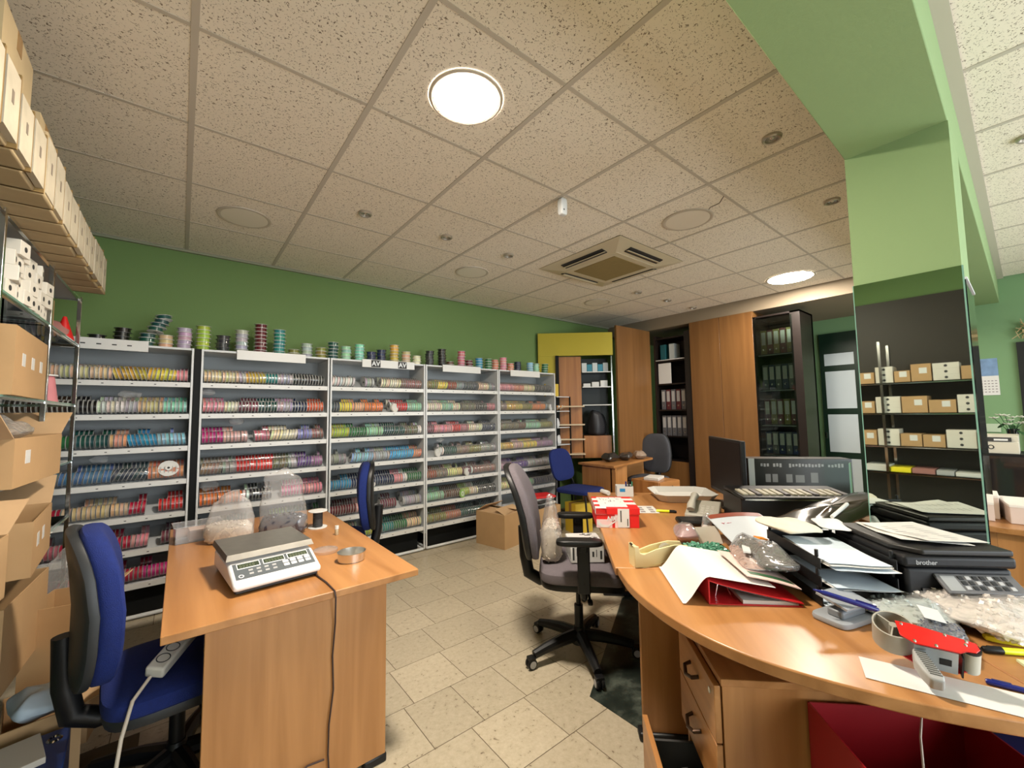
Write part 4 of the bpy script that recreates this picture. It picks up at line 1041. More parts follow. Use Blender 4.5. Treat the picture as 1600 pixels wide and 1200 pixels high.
# long black film bag
def blk(p):
    return (p.x, p.y*(1-0.3*p.x/0.45)+0.02*noise.noise(p*8), p.z*(1+0.2*noise.noise(p*12))+0.012*noise.noise(p*18)+0.06*(p.x/0.45+1))
tag(G().sell((0, 0, 0.05), 0.33, 0.085, 0.042, 0.6, 0.5, 40, 14, fn=blk).build('black_film_bag', M('black_film', (0.018, 0.016, 0.013), 0.22, coat=0.4), loc=W(0.35, 0.21, DZ+0.035), rz=R(45-62), smooth=60), 'long glossy black film bag lying behind the mailing bag', 'bag')
bag('bead_bag', 'clear bag of glittering dark beads beside the letter tray', W(-0.10, -0.295, DZ+0.06), R(45-4), 0.15, 0.068, 0.038, 0.5, M('glitter_beads', (0.05, 0.045, 0.035), 0.15, coat=0.8, var=0.8, vs_=80), POLY, 6, lie=True, beads=(240, 0.002, 0.005))
bag('bead_bag', 'clear bag of rose coloured beads in front of dark bead bag', W(-0.10, -0.36, DZ+0.075), R(45-10), 0.13, 0.045, 0.014, 0.5, M('rose_beads', (0.45, 0.28, 0.22), 0.3, coat=0.5, var=0.5, vs_=70), POLY, 7, lie=True, beads=(160, 0.002, 0.005))
tag(G().box(-0.10, 0.10, -0.012, 0.012, 0, 0.006).build('label_strip', RAILW, loc=W(-0.06, -0.345, DZ+0.108), rz=R(45+6), rot=(0, R(6), R(25))), 'white plastic label strip on top of the bead bags', 'label strip')
bag('zip_bag', 'clear zip bag with black beads and an orange tag', W(0.06, -0.29, DZ+0.06), R(10), 0.085, 0.05, 0.028, 0.5, BEADD, POLY, 8, lie=True, cat='zip bag')
tag(G().box(-0.03, 0.03, -0.012, 0.012, 0, 0.004).build('orange_tag', M('orange_card', (0.75, 0.25, 0.02), 0.5), loc=W(-0.03, -0.275, DZ+0.135), rot=(R(10), R(14), R(-10))), 'small orange card tag between dark bead bags', 'tag')
# black letter tray, three tiers with papers
lt = desk_at('letter_tray', 'black stacked letter tray full of papers', 'letter tray', -0.13, -0.105)
for k in range(3):
    z = 0.002+k*0.058
    g = G().box(-0.17, 0.17, -0.115, 0.115, z, z+0.004).box(-0.17, 0.17, -0.115, -0.111, z, z+0.035).box(-0.17, 0.17, 0.111, 0.115, z, z+0.035).box(0.166, 0.17, -0.115, 0.115, z, z+0.035)
    for sx in (-0.15, 0.15):
        for sy in (-0.112, 0.112):
            g.cyl(0.006, z+0.035, z+0.058, (sx, sy, 0), 8)
    g.build('tray', BLACKP, lt, bevel=0.001)
for k, (z, n) in enumerate(((0.008, 2), (0.066, 3), (0.124, 5))):
    for q in range(n):
        tag(G().sheet(lambda u, v: (-0.19+0.30*v, 0.09-0.18*u, 0.0025*math.sin(u*5+1)+0.0045*q+0.002*math.cos(v*6+1)), 6, 6, th=0.0007).build('loose_sheet', PAPER if (q+k) % 3 else PAPERB, loc=W(-0.13+U(-0.03, 0.0), -0.105+U(-0.012, 0.012), DZ+z), rz=R(45)+U(-0.08, 0.08)),
            '%s%s paper sheet from below, %s tier of the black letter tray' % (('lowest', 'second', 'third', 'fourth', 'fifth', 'sixth', 'seventh', 'eighth', 'ninth')[q], '' if (q+k) % 3 else ' bluish', ('bottom', 'middle', 'top')[k]), 'paper', 'papers in the %s letter tray tier' % ('bottom', 'middle', 'top')[k])
bag('paper_packet', 'pale crumpled packet resting on top of the letter tray', W(-0.02, -0.17, DZ+0.165), R(60), 0.10, 0.08, 0.022, 0.6, None, M('packet_cream', (0.66, 0.60, 0.48), 0.7, bump=0.6, bs=30), 9, lie=True, cat='packet')
bag('paper_packet', 'flat white envelope bundle at the back of letter tray', W(0.0, 0.0, DZ+0.175), R(30), 0.09, 0.05, 0.012, 0.6, None, M('envelope_white', (0.72, 0.71, 0.68), 0.7), 10, lie=True, cat='envelopes')
tag(G().tube([W(0.30, 0.22, DZ+0.17), W(0.22, 0.20, DZ+0.215), W(0.14, 0.15, DZ+0.235), W(0.09, 0.09, DZ+0.22), W(0.06, 0.04, DZ+0.20)], 0.007, 8).build('white_strap', RAILW), 'white curved cable strap behind the letter tray', 'cable')
# hole punch with blue pen
hp = desk_at('hole_punch', 'grey two-hole punch on the curved desk', 'hole punch', -0.37, -0.20, rz=R(-62))
HG = M('punch_grey', (0.30, 0.32, 0.34), 0.4)
G().sell((0, 0, 0.009), 0.085, 0.052, 0.009, 0.3, 0.35, 32, 8).build('base_tray', HG, hp)
G().box(-0.055, 0.055, -0.03, 0.015, 0.016, 0.040).build('punch_block', M('punch_mid', (0.18, 0.2, 0.22), 0.4), hp, bevel=0.006)
G().sheet(lambda u, v: (-0.06+0.12*u, -0.045+0.085*v, 0.055+0.018*v), 4, 4, th=0.006).build('press_lever', HG, hp)
G().tube([(0.085, -0.01, 0.008), (0.12, -0.012, 0.006)], [0.004, 0.007]).build('guide_tab', CHROME, hp)
pn = thing('ball_pen', 'dark blue pen lying across the grey hole punch', 'pen', W(-0.42, -0.22, DZ+0.075), 0, rot=(0, R(14), R(-58)))
PENB = M('pen_blue', (0.006, 0.012, 0.16), 0.25, coat=0.4)
G().lathe([(0.002, -0.085), (0.0055, -0.065), (0.0075, -0.06), (0.0075, 0.055), (0.006, 0.075), (0.003, 0.078)], 12, T=Matrix.Rotation(R(90), 4, 'Y')).build('barrel', PENB, pn)
G().box(0.02, 0.07, -0.0015, 0.0015, 0.0075, 0.0105).build('clip', PENB, pn)
# printer
PRB = M('printer_black', (0.008, 0.008, 0.009), 0.5, spec=0.3)
PRL = M('printer_lid', (0.020, 0.019, 0.018), 0.42, spec=0.35)
pt = desk_at('printer', 'black multifunction printer with papers on its lid', 'printer', -0.145, 0.175)
G().box(-0.165, 0.16, -0.15, 0.15, 0.0, 0.135).build('body', PRB, pt, bevel=0.012, segs=3)
G().prism([(-0.172, -0.158), (0.16, -0.158), (0.16, 0.158), (-0.172, 0.158)], 0.137, 0.172).build('scanner_unit', PRB, pt, bevel=0.010, segs=3)
G().prism([(-0.168, -0.155), (0.155, -0.155), (0.155, 0.150), (-0.10, 0.150), (-0.168, 0.10)], 0.173, 0.192).build('lid', PRL, pt, bevel=0.006, segs=3)
cp = G().box(-0.05, 0.012, -0.12, 0.095, -0.004, 0.004).build('control_panel', M('panel_grey', (0.12, 0.12, 0.125), 0.4), pt, loc=(-0.175, -0.02, 0.11), rot=(0, R(-38), 0), bevel=0.002)
G().box(-0.044, 0.004, 0.045, 0.085, 0.004, 0.005).build('screen', M('grey_lcd', (0.30, 0.31, 0.31), 0.2), cp)
for i in range(7):
    for j in range(3):
        G().box(-0.04+j*0.016, -0.029+j*0.016, 0.025-i*0.02, 0.037-i*0.02, 0.004, 0.0065).build('button', DARKG if (i+j) % 3 else GREYP, cp)
G().box(-0.17, -0.163, -0.09, 0.11, 0.02, 0.075).build('paper_slot', SMOKE, pt)
text('lettering', 'brother', 0.019, M('grey_print', (0.30, 0.30, 0.30), 0.4), pt, (-0.1726, 0.095, 0.153), (R(90), 0, R(-90)), 0.0003, bold=0.0004)
def ppr(u, v):
    return (-0.13+0.25*v, 0.075-0.20*u, 0.002+0.012*math.sin(max(0, 0.5-v)*2.4)*(1-u)+0.010*max(0, v-0.8))
for k, (dx, dy, rz_) in enumerate(((0.0, 0.0, 8), (0.01, -0.03, -6))):
    o = tag(G().sheet(ppr, 8, 8, th=0.0008).build('printed_sheet', PAPER, loc=W(-0.145+dx, 0.175+dy, DZ+0.194+0.004*(1-k)), rz=R(45+rz_)), ['upper printed sheet lying on the printer lid', 'lower printed sheet lying on the printer lid'][k], 'paper')
    if k == 0:
        gl = G()
        for q in range(9):
            for s_ in range(2):
                u0 = 0.1+s_*0.42+U(0, 0.08); v0 = 0.12+q*0.085
                ps_ = [Vector(ppr(uu, vv))+Vector((0, 0, 0.0008)) for uu, vv in ((u0, v0), (u0+U(0.08, 0.3), v0), (u0+U(0.08, 0.3), v0+0.012), (u0, v0+0.012))]
                gl.add(ps_, [(0, 1, 2, 3)])
        gl.build('print_lines', M('light_print', (0.35, 0.35, 0.36), 0.8), o, smooth=0)['kind'] = 'stuff'
# large milky bags of clear pieces
PCS = M('clear_pieces', (0.78, 0.70, 0.64), 0.25, coat=0.5, var=0.3, vs_=60)
bag('bead_bag', 'large milky bag of clear plastic pieces in front of printer', W(-0.36, 0.20, DZ), R(45+20), 0.155, 0.17, 0.042, 0.6, PCS, MILKY, 11, lie=True, beads=(900, 0.005, 0.010))
bag('bead_bag', 'clear bag of pale aqua pieces beside the hole punch', W(-0.38, -0.03, DZ), R(45+40), 0.10, 0.085, 0.034, 0.6, M('aqua_pieces', (0.50, 0.56, 0.54), 0.3, coat=0.5, var=0.3, vs_=60), POLY, 12, lie=True, beads=(300, 0.003, 0.007))
bag('bead_bag', 'clear bag of dark blue beads behind the tape gun', W(-0.50, -0.04, DZ), R(45-35), 0.105, 0.05, 0.026, 0.6, M('blue_beads', (0.018, 0.035, 0.085), 0.2, coat=0.7, var=0.7, vs_=70), POLY, 13, lie=True, beads=(320, 0.003, 0.005))
tag(G().box(-0.035, 0.035, -0.022, 0.022, 0, 0.001).build('bag_label', RAILW, loc=W(-0.46, -0.03, DZ+0.062), rot=(R(8), R(-6), R(20))), 'small white label on the dark blue bead bag', 'label')
# red tape gun
tg = thing('tape_gun', 'red and grey packing tape gun lying at the front of the desk', 'tape gun', (1.415, -4.055, DZ+0.042), 0, rot=(R(24), 0, R(-75)))
tg.scale = (0.80, 0.80, 0.95)
TGG = M('gun_beige', (0.36, 0.34, 0.29), 0.45)
TGR = M('gun_red', (0.62, 0.01, 0.01), 0.22, coat=0.6)
TGS = M('gun_steel', (0.42, 0.46, 0.50), 0.35, 0.7)
g = G()
n = 30
cxx, cyy = -0.040, 0.020
ring = lambda r_: [(cxx+r_*math.cos(2*math.pi*k/n), cyy+r_*math.sin(2*math.pi*k/n)) for k in range(n)]
ro, ri = ring(0.050), ring(0.046)
vs = [(x, y, z) for z in (0.004, 0.062) for rg in (ro, ri) for x, y in rg]
fs = []
for k in range(n):
    k2 = (k+1) % n
    fs += [(k, k2, 2*n+k2, 2*n+k), (n+k2, n+k, 3*n+k, 3*n+k2), (2*n+k, 2*n+k2, 3*n+k2, 3*n+k), (k2, k, n+k, n+k2)]
g.add(vs, fs)
for a in (0.3, 2.4, 4.5):
    g.box(0.008, 0.047, -0.002, 0.002, 0.004, 0.060, T=TR((cxx, cyy, 0), rz=a))
g.cyl(0.010, 0.004, 0.06, (cxx, cyy, 0), 14)
g.build('roll_drum', TGG, tg)
redp = [(-0.035, 0.030), (-0.030, -0.022), (0.0, -0.042), (0.092, -0.040), (0.105, -0.030), (0.125, -0.028), (0.135, -0.015), (0.132, 0.006), (0.105, 0.012), (0.06, 0.020), (0.0, 0.030)]
G().prism(redp, 0.064, 0.068).build('side_plate', TGR, tg, bevel=0.001)
G().prism(redp, 0.0, 0.004).build('side_plate', TGR, tg, bevel=0.001)
for x, y in ((-0.022, 0.02), (0.0, -0.034), (0.045, -0.034), (0.108, -0.008), (0.112, 0.004), (0.070, 0.012)):
    G().lathe([(0.0045, 0.068), (0.0035, 0.0705), (0.0, 0.071)], 10, (x, y, 0), cap=False).build('rivet', CHROME, tg)
G().box(-0.002, 0.088, -0.043, -0.040, 0.0, 0.064).build('frame_plate', TGS, tg)
G().box(0.05, 0.075, -0.0445, -0.043, 0.022, 0.040).build('frame_window', BLACKP, tg)
G().cyl(0.020, 0.0, 0.060, (0.118, -0.012, 0), 20).build('guide_roller', M('roller_cream', (0.55, 0.52, 0.44), 0.4), tg)
G().cyl(0.021, 0.060, 0.066, (0.118, -0.012, 0), 20).build('roller_cap', BLACKP, tg)
G().box(0.094, 0.098, -0.05, -0.005, 0.0, 0.058).build('blade_guard', BLACKP, tg)
hg = [(-0.006, -0.038), (0.020, -0.038), (0.032, -0.070), (0.048, -0.112), (0.046, -0.130), (0.018, -0.132), (0.004, -0.110), (-0.008, -0.078)]
hd = G().prism(hg, 0.016, 0.050).build('handle', M('gun_grey', (0.36, 0.36, 0.35), 0.5), tg, bevel=0.006, segs=3)
for k in range(11):
    yy = -0.048-k*0.0066
    xc = 0.008+0.0022*k
    G().box(xc-0.011, xc+0.014, yy-0.0016, yy+0.0016, 0.050, 0.0512).build('grip_rib', M('grip_dark', (0.10, 0.10, 0.09), 0.6), hd)
tag(G().sheet(lambda u, v: (-0.15+0.30*u, -0.05+0.10*v, 0.0015), 2, 2, th=0.0008).build('note_sheet', PAPER, loc=(1.385, -4.115, DZ), rz=R(-71)), 'white sheet of paper under the tape gun', 'paper')
def marker(name, label, cat, loc, rz, col, cap, L=0.13, r_=0.008, z=0.0):
    t = thing(name, label, cat, (loc[0], loc[1], DZ+r_+z), rz)
    G().lathe([(r_*0.8, -L/2), (r_, -L/2+0.006), (r_, L/2-0.045), (r_*0.9, L/2-0.04)], 14, T=Matrix.Rotation(R(90), 4, 'Y')).build('barrel', col, t)
    G().lathe([(r_*1.05, L/2-0.042), (r_*1.05, L/2-0.004), (r_*0.7, L/2)], 14, T=Matrix.Rotation(R(90), 4, 'Y')).build('cap', cap, t)
    G().box(L/2-0.04, L/2-0.01, -0.002, 0.002, r_, r_+0.002).build('clip', cap, t)
    return t
FLUO = M('fluorescent_yellow', (0.75, 0.85, 0.02), 0.35)
marker('highlighter', 'fluorescent yellow highlighter beside the blue bead bag', 'highlighter', (1.69, -4.205), R(130), FLUO, BLACKP)
marker('ball_pen', 'dark blue pen on the desk right of the tape gun', 'pen', (1.49, -4.235), R(106), PENB, PENB, 0.14, 0.006)
marker('highlighter', 'yellow marker with black cap behind the shoe box', 'highlighter', W(0.965, -0.385)[:2], R(-60), FLUO, BLACKP, 0.12)
kc = thing('utility_knife', 'yellow plastic cutter knife near the highlighter', 'cutter', (1.77, -4.215, DZ), R(115))
G().sell((0, 0, 0.008), 0.07, 0.014, 0.008, 0.4, 0.5, 24, 8).build('body', YEL, kc)
G().lathe([(0.006, 0.012), (0.009, 0.0165), (0.0, 0.017)], 14, (0.045, 0, 0), cap=False).build('locking_wheel', YEL, kc)
tag(G().box(-0.04, 0.04, -0.04, 0.04, 0, 0.006).build('sticky_notes', M('pale_green_paper', (0.62, 0.68, 0.40), 0.7), loc=(1.64, -4.265, DZ), rz=R(30)), 'pale green sticky notes pad at the right edge of desk', 'notepad')
# back part of straight desk
wt = desk_at('paper_tray', 'white angular plastic tray at far end of straight desk', 'tray', 1.40, -0.17)
TW = M('tray_white', (0.62, 0.61, 0.58), 0.5)
oct_ = lambda w_, d_, c: [(-w_+c, -d_), (w_-c, -d_), (w_, -d_+c), (w_, d_-c), (w_-c, d_), (-w_+c, d_), (-w_, d_-c), (-w_, -d_+c)]
g = G(); lo = oct_(0.15, 0.17, 0.05); hi = oct_(0.19, 0.215, 0.06)
vs = [(x, y, 0.0) for x, y in lo]+[(x, y, 0.055) for x, y in hi]+[(x*0.97, y*0.97, 0.055) for x, y in hi]+[(x*0.97, y*0.97, 0.004) for x, y in lo]
fs = [tuple(range(7, -1, -1)), tuple(range(24, 32))]
for r_ in range(3): fs += [(r_*8+i, r_*8+(i+1) % 8, (r_+1)*8+(i+1) % 8, (r_+1)*8+i) for i in range(8)]
g.add(vs, fs).build('tray_shell', TW, wt, smooth=0)
tag(G().box(-0.12, 0.12, -0.15, 0.15, 0, 0.02).build('paper_stack', PAPER, loc=W(1.40, -0.17, DZ+0.005), rz=R(50), bevel=0.002), 'stack of white paper inside the white tray', 'paper')
ph = desk_at('telephone', 'grey-cream desk telephone beside the monitor', 'telephone', 0.88, -0.19, rz=R(-25))
PHC = M('phone_grey', (0.40, 0.38, 0.32), 0.5)
g = G().add([(-0.11, -0.09, 0), (0.11, -0.09, 0), (0.11, 0.09, 0), (-0.11, 0.09, 0), (-0.11, -0.09, 0.03), (0.11, -0.09, 0.075), (0.11, 0.09, 0.075), (-0.11, 0.09, 0.03)], [(3, 2, 1, 0), (4, 5, 6, 7), (0, 1, 5, 4), (2, 3, 7, 6), (1, 2, 6, 5), (3, 0, 4, 7)])
g.build('base', PHC, ph, bevel=0.006)
G().tube([(-0.10, 0.055, 0.055), (-0.08, 0.055, 0.075), (0.0, 0.055, 0.095), (0.07, 0.055, 0.105), (0.11, 0.055, 0.095)], [0.022, 0.024, 0.016, 0.024, 0.022], 12).build('handset', PHC, ph)
for i in range(4):
    for j in range(3):
        x = -0.07+i*0.03
        G().box(x-0.009, x+0.009, -0.06+j*0.026, -0.043+j*0.026, 0.0, 0.006, T=TR((0, 0, 0.052+0.2045*x-0.0035))).build('key', M('phone_key', (0.52, 0.50, 0.45), 0.5), ph)
tag(G().box(-0.06, 0.06, -0.10, 0.10, 0, 0.03).build('black_pouch', BLACKP, loc=W(0.70, -0.29, DZ), rz=R(45), bevel=0.012), 'flat black pouch between telephone and zip bags', 'pouch')
tag(G().sheet(lambda u, v: (-0.10+0.2*u, -0.07+0.14*v, 0.001), 2, 2, th=0.0006).build('photo_print_sheet', PAPER, loc=W(1.04, -0.50, DZ), rz=R(45)), 'printed sheet with grey pictures behind the shoe box', 'paper')
ps_ = D.objects['photo_print_sheet']
for k in range(6):
    G().box(-0.08+0.055*(k % 3), -0.045+0.055*(k % 3), -0.05+0.06*(k//3), -0.02+0.06*(k//3), 0.001, 0.0014).build('picture', M('grey_ink'), ps_)
# pen holder group at the far end
hd_ = desk_at('desk_organiser', 'white desk organiser with blue marks near the far desk end', 'organiser', 1.50, -0.56)
for a in ((-0.05, 0.05, -0.06, -0.056), (-0.05, 0.05, 0.056, 0.06), (-0.05, -0.046, -0.056, 0.056), (0.046, 0.05, -0.056, 0.056), (-0.002, 0.002, -0.056, 0.056)):
    G().box(*a, 0.004, 0.075).build('side_wall', RAILW, hd_)
G().box(-0.05, 0.05, -0.06, 0.06, 0, 0.004).build('bottom', RAILW, hd_)
G().box(-0.0508, -0.05, 0.0, 0.04, 0.035, 0.06).build('blue_mark', M('cyan_blue', (0.02, 0.25, 0.55), 0.4), hd_)
for k, c in enumerate(((0.01, 0.02, 0.15), (0.02, 0.02, 0.02), (0.05, 0.2, 0.12))):
    tag(G().cyl(0.006, 0.0, 0.105, n=10).build('pencil', M('pencil_%d' % k, c, 0.4), loc=W(1.47, -0.55+k*0.022, DZ+0.004), rz=0), '%s pen standing in the white organiser' % ('blue', 'black', 'green')[k], 'pen')
tag(G().lathe([(0.016, -0.05), (0.018, -0.045), (0.018, 0.045), (0.016, 0.05)], 16, T=Matrix.Rotation(R(90), 4, 'X')).build('paper_roll', RAILW, loc=W(1.53, -0.70, DZ+0.018), rz=R(-20)), 'small white paper roll beside the organiser', 'paper roll')
# monitor
mn = desk_at('monitor', 'black flat monitor standing behind the telephone', 'monitor', 1.03, 0.055, rz=R(-2))
G().box(-0.13, 0.47, -0.03, 0.0, 0.06, 0.445).build('housing', BLACKP, mn, bevel=0.006)
G().box(-0.115, 0.455, 0.0, 0.0015, 0.085, 0.43).build('screen', M('off_screen', (0.010, 0.006, 0.005), 0.55, spec=0.2), mn)
G().box(0.13, 0.21, -0.05, -0.03, 0.0, 0.15).box(0.05, 0.29, -0.09, 0.06, 0, 0.012).build('stand', BLACKP, mn, bevel=0.004)
# black display case with sample cards
dc = desk_at('display_case', 'black box topped with a row of pale sample cards', 'display case', 0.72, 0.18)
G().box(-0.11, 0.14, -0.26, 0.26, 0, 0.165).build('box', M('case_black', (0.010, 0.007, 0.006), 0.4), dc, bevel=0.006)
tp = G().box(-0.16, 0.10, -0.30, 0.27, 0, 0.016).build('top_tray', BLACKP, dc, loc=(0.0, 0, 0.172), rot=(0, R(-4), 0), bevel=0.004)
G().box(-0.162, -0.158, -0.25, 0.26, 0.0, 0.008).build('chrome_edge', CHROME, tp)
for k in range(15):
    G().box(-0.12, -0.01, -0.27+k*0.0355, -0.247+k*0.0355, 0.016, 0.024).build('sample_card', M('sample_cream' if k % 4 else 'sample_dark', (0.34, 0.31, 0.22) if k % 4 else (0.06, 0.05, 0.05), 0.5), tp)
# black printed carton behind
bc = desk_at('black_carton', 'black product carton with white print behind the sample cards', 'carton', 1.05, 0.40, rz=R(-4))
G().box(-0.06, 0.06, -0.32, 0.26, 0, 0.33).build('body', M('carton_black', (0.022, 0.021, 0.02), 0.35), bc, bevel=0.002)
G().box(-0.0608, -0.06, 0.225, 0.26, 0.0, 0.33).build('white_edge', RAILW, bc)
gp = G()
for k in range(26):
    y = 0.19-k*0.018
    if k in (3, 7, 8, 20): continue
    gp.box(-0.0606, -0.06, y-0.012, y, 0.28+U(-0.004, 0.004), 0.296+U(-0.004, 0.006))
gp.build('print_line', M('dim_print', (0.28, 0.28, 0.28), 0.5), bc, smooth=0)
for k, (y, w_, h_) in enumerate(((0.15, 0.03, 0.05), (0.11, 0.03, 0.05), (0.03, 0.035, 0.05), (-0.03, 0.05, 0.045), (-0.11, 0.04, 0.06))):
    G().box(-0.0607, -0.06, y-w_/2, y+w_/2, 0.185, 0.185+h_).build('printed_picture', M('dim_print2', (0.18, 0.18, 0.18), 0.5), bc)
# clutter near the pillar on the opposite desk
tag(G().box(-0.10, 0.10, -0.12, 0.12, 0, 0.05).build('wooden_tray', WX, loc=W(0.58, 0.66, DZ), rz=R(45), bevel=0.003), 'low wooden tray beside the mirrored pillar', 'tray')
tag(G().box(-0.09, 0.09, -0.006, 0.006, 0, 0.012).build('white_rod', RAILW, loc=W(0.58, 0.64, DZ+0.051), rz=R(-10)), 'white rod lying on the low wooden tray', 'rod')
pk = desk_at('printed_packet', 'white printed packet with blue picture beside the mirrored pillar', 'packet', 0.78, 0.74)
G().box(-0.03, 0.03, -0.055, 0.055, 0, 0.17).build('body', RAILW, pk, bevel=0.002)
G().sell((-0.031, 0.01, 0.115), 0.002, 0.022, 0.02, 0.6, 0.8, 12, 8).build('blue_picture', M('cyan_blue'), pk)
G().box(-0.031, -0.03, -0.04, 0.045, 0.02, 0.035).build('print', M('grey_ink'), pk)
gt_ = desk_at('glass_divider', 'clear glass divider standing at the far side of opposite desk', 'glass panel', 0.90, 0.66, DZ, rz=R(55))
G().box(-0.003, 0.003, -0.08, 0.08, 0, 0.32).build('pane', GLASS, gt_)
G().box(-0.004, 0.004, 0.079, 0.085, 0, 0.32).build('edge', GEDGE, gt_)
# ---------------------------------------------------------------- things on the grey chair
bag('filler_bag', 'clear bag of pale granules leaning on the grey chair back', (1.70, -2.50, 0.535), R(-45+90), 0.085, 0.06, 0.165, 0.66, M('granules', (0.52, 0.43, 0.34), 0.5, var=0.3, vs_=60), POLY, 31, beads=(200, 0.003, 0.007), neck=0.3)
pb = thing('printed_parcel', 'white parcel with black print on the grey chair seat', 'parcel', (1.86, -2.60, 0.537), R(-45+8))
G().box(-0.09, 0.10, -0.10, 0.10, 0, 0.11).build('body', RAILW, pb, bevel=0.006)
gp = G()
for k in range(14):
    x, y = U(-0.08, 0.06), U(-0.09, 0.07)
    gp.box(x, x+U(0.01, 0.035), y, y+U(0.004, 0.016), 0.11, 0.1106)
for k in range(8):
    y = -0.09+k*0.022
    gp.box(-0.0906, -0.09, y, y+0.004, 0.01+U(0, 0.02), 0.06+U(0, 0.04))
for k in range(8):
    x = -0.08+k*0.022
    gp.box(x, x+U(0.004, 0.015), -0.1006, -0.10, 0.01+U(0, 0.03), 0.06+U(0, 0.04))
gp.build('black_print', INK, pb, smooth=0)['kind'] = 'stuff'

# ---------------------------------------------------------------- cartons
def carton(label, loc, rz, w_, d_, h_, flaps=None, name='cardboard_box', group=None, mat=None, tape=True, stick=0, rot=None):
    """open carton when flaps = 4 angles (deg from vertical, outward), closed otherwise; local x = w, y = d"""
    t = thing(name, label, 'cardboard box', loc, rz, group, rot)
    m = mat or CARD; e = 0.004
    g = G().box(-w_, w_, -d_, -d_+e, 0, h_).box(-w_, w_, d_-e, d_, 0, h_).box(-w_, -w_+e, -d_+e, d_-e, 0, h_).box(w_-e, w_, -d_+e, d_-e, 0, h_).box(-w_+e, w_-e, -d_+e, d_-e, 0, e)
    if flaps is None: g.box(-w_+e, w_-e, -d_+e, d_-e, h_-e, h_)
    g.build('body', m, t)
    if flaps is not None:
        L = min(w_, d_)
        for k, an in enumerate(flaps):
            if an is None: continue
            if k < 2:
                s_ = -1 if k == 0 else 1
                T = TR((0, s_*d_, h_), rx=-s_*R(an)); G().box(-w_+0.003, w_-0.003, -0.002, 0.002, 0, L*0.95, T=T).build('flap', CARDIN, t)
            else:
                s_ = -1 if k == 2 else 1
                T = TR((s_*w_, 0, h_), ry=s_*R(an)); G().box(-0.002, 0.002, -d_+0.003, d_-0.003, 0, L*0.95, T=T).build('flap', CARDIN, t)
    elif tape:
        G().box(-w_-0.001, w_+0.001, -0.025, 0.025, h_, h_+0.001).box(w_, w_+0.001, -0.025, 0.025, h_*0.7, h_+0.001).box(-w_-0.001, -w_, -0.025, 0.025, h_*0.7, h_+0.001).build('tape', TAPE, t)
    for k in range(stick):
        G().box(w_, w_+0.0012, -d_*0.6+k*d_*0.55, -d_*0.6+k*d_*0.55+0.05, h_*0.45, h_*0.45+0.05).build('sticker', RAILW, t)
    return t
carton('open brown carton on the floor in front of the fourth shelving unit', (2.71, -0.65, 0), R(12), 0.15, 0.20, 0.34, (-70, -60, -80, -75))
carton('closed brown carton on the floor under the red folder pile', (3.22, -0.70, 0), R(5), 0.20, 0.17, 0.33)
YC = M('yellow_card', (0.62, 0.42, 0.03), 0.6)
carton('yellow-taped carton on the floor beneath the visitor chair', (3.68, -0.90, 0), R(-10), 0.12, 0.10, 0.33, mat=YC)
for k in range(5):
    c = RED if k == 4 else (PAPER if k % 2 else DARKG)
    o = tag(G().box(-0.15, 0.15, -0.11, 0.11, 0, 0.022).build('document_folder', c, loc=(3.22+U(-0.02, 0.02), -0.72+U(-0.02, 0.02), 0.3325+k*0.0235), rz=U(-0.3, 0.3), bevel=0.003),
        ['dark folder at the bottom of pile on closed carton', 'white folder second in pile on closed carton', 'dark folder third in pile on closed carton', 'white folder fourth in pile on closed carton', 'red folder on top of pile on closed carton'][k], 'folder')

# ---------------------------------------------------------------- far corner: yellow fascia niche, tall panels, cupboards
fa = thing('yellow_fascia', 'yellow fascia panel in the far corner above the display niche', 'fascia', (4.283, -0.36, 0), R(-40.6))
YP = M('yellow_panel', (0.42, 0.34, 0.012), 0.5)
G().box(-0.52, 0.52, 0.0, 0.03, 2.17, 2.49).build('panel', YP, fa)
G().box(-0.52, -0.28, 0.005, 0.03, 1.55, 2.17).build('side_panel', YP, fa)
G().box(-0.28, -0.235, -0.02, 0.10, 0.74, 2.17).build('dark_post', POST_SHADE, fa)
nh = thing('display_niche', 'tall wooden display niche with glass shelves beside the yellow fascia', 'display niche', (4.283, -0.36, 0), R(-40.6))
SLW = wood('slat_wood', (0.26, 0.10, 0.03), (0.42, 0.18, 0.055), 2)
G().box(-0.23, 0.08, 0.05, 0.07, 0.745, 2.16).build('wood_back', SLW, nh)
G().box(0.08, 0.50, 0.32, 0.34, 0.745, 2.16).build('dark_back', M('niche_dark', (0.012, 0.018, 0.02), 0.4), nh)
for z in (0.80, 1.00, 1.20, 1.45):
    G().box(-0.25, 0.10, -0.06, 0.05, z, z+0.018).build('small_shelf', M('shelf_cream', (0.62, 0.5, 0.34), 0.5), nh)
for z in (1.47, 1.72, 1.93):
    G().box(0.09, 0.50, 0.02, 0.32, z, z+0.010).build('glass_shelf', GLASS, nh)
    G().box(0.09, 0.50, 0.012, 0.02, z, z+0.012).build('shelf_edge', RAILW, nh)
G().box(0.49, 0.505, 0.0, 0.02, 0.745, 2.16).build('steel_edge', CHROME, nh)
for k in range(5):
    p = nh.matrix_basis @ Vector((0.13+k*0.075, 0.12, 1.941))
    tag(G().box(-0.035, 0.035, -0.04, 0.04, 0, 0.11 if k % 2 else 0.13).build('small_box', M('teal_box' if k % 2 else 'white_box', (0.03, 0.22, 0.32) if k % 2 else (0.55, 0.6, 0.62), 0.5), loc=(p.x, p.y, p.z), rz=R(-40.6), bevel=0.002), 'small blue and white box on niche top glass shelf, %s from left' % ('first', 'second', 'third', 'fourth', 'fifth')[k], 'box', 'small boxes in the niche')
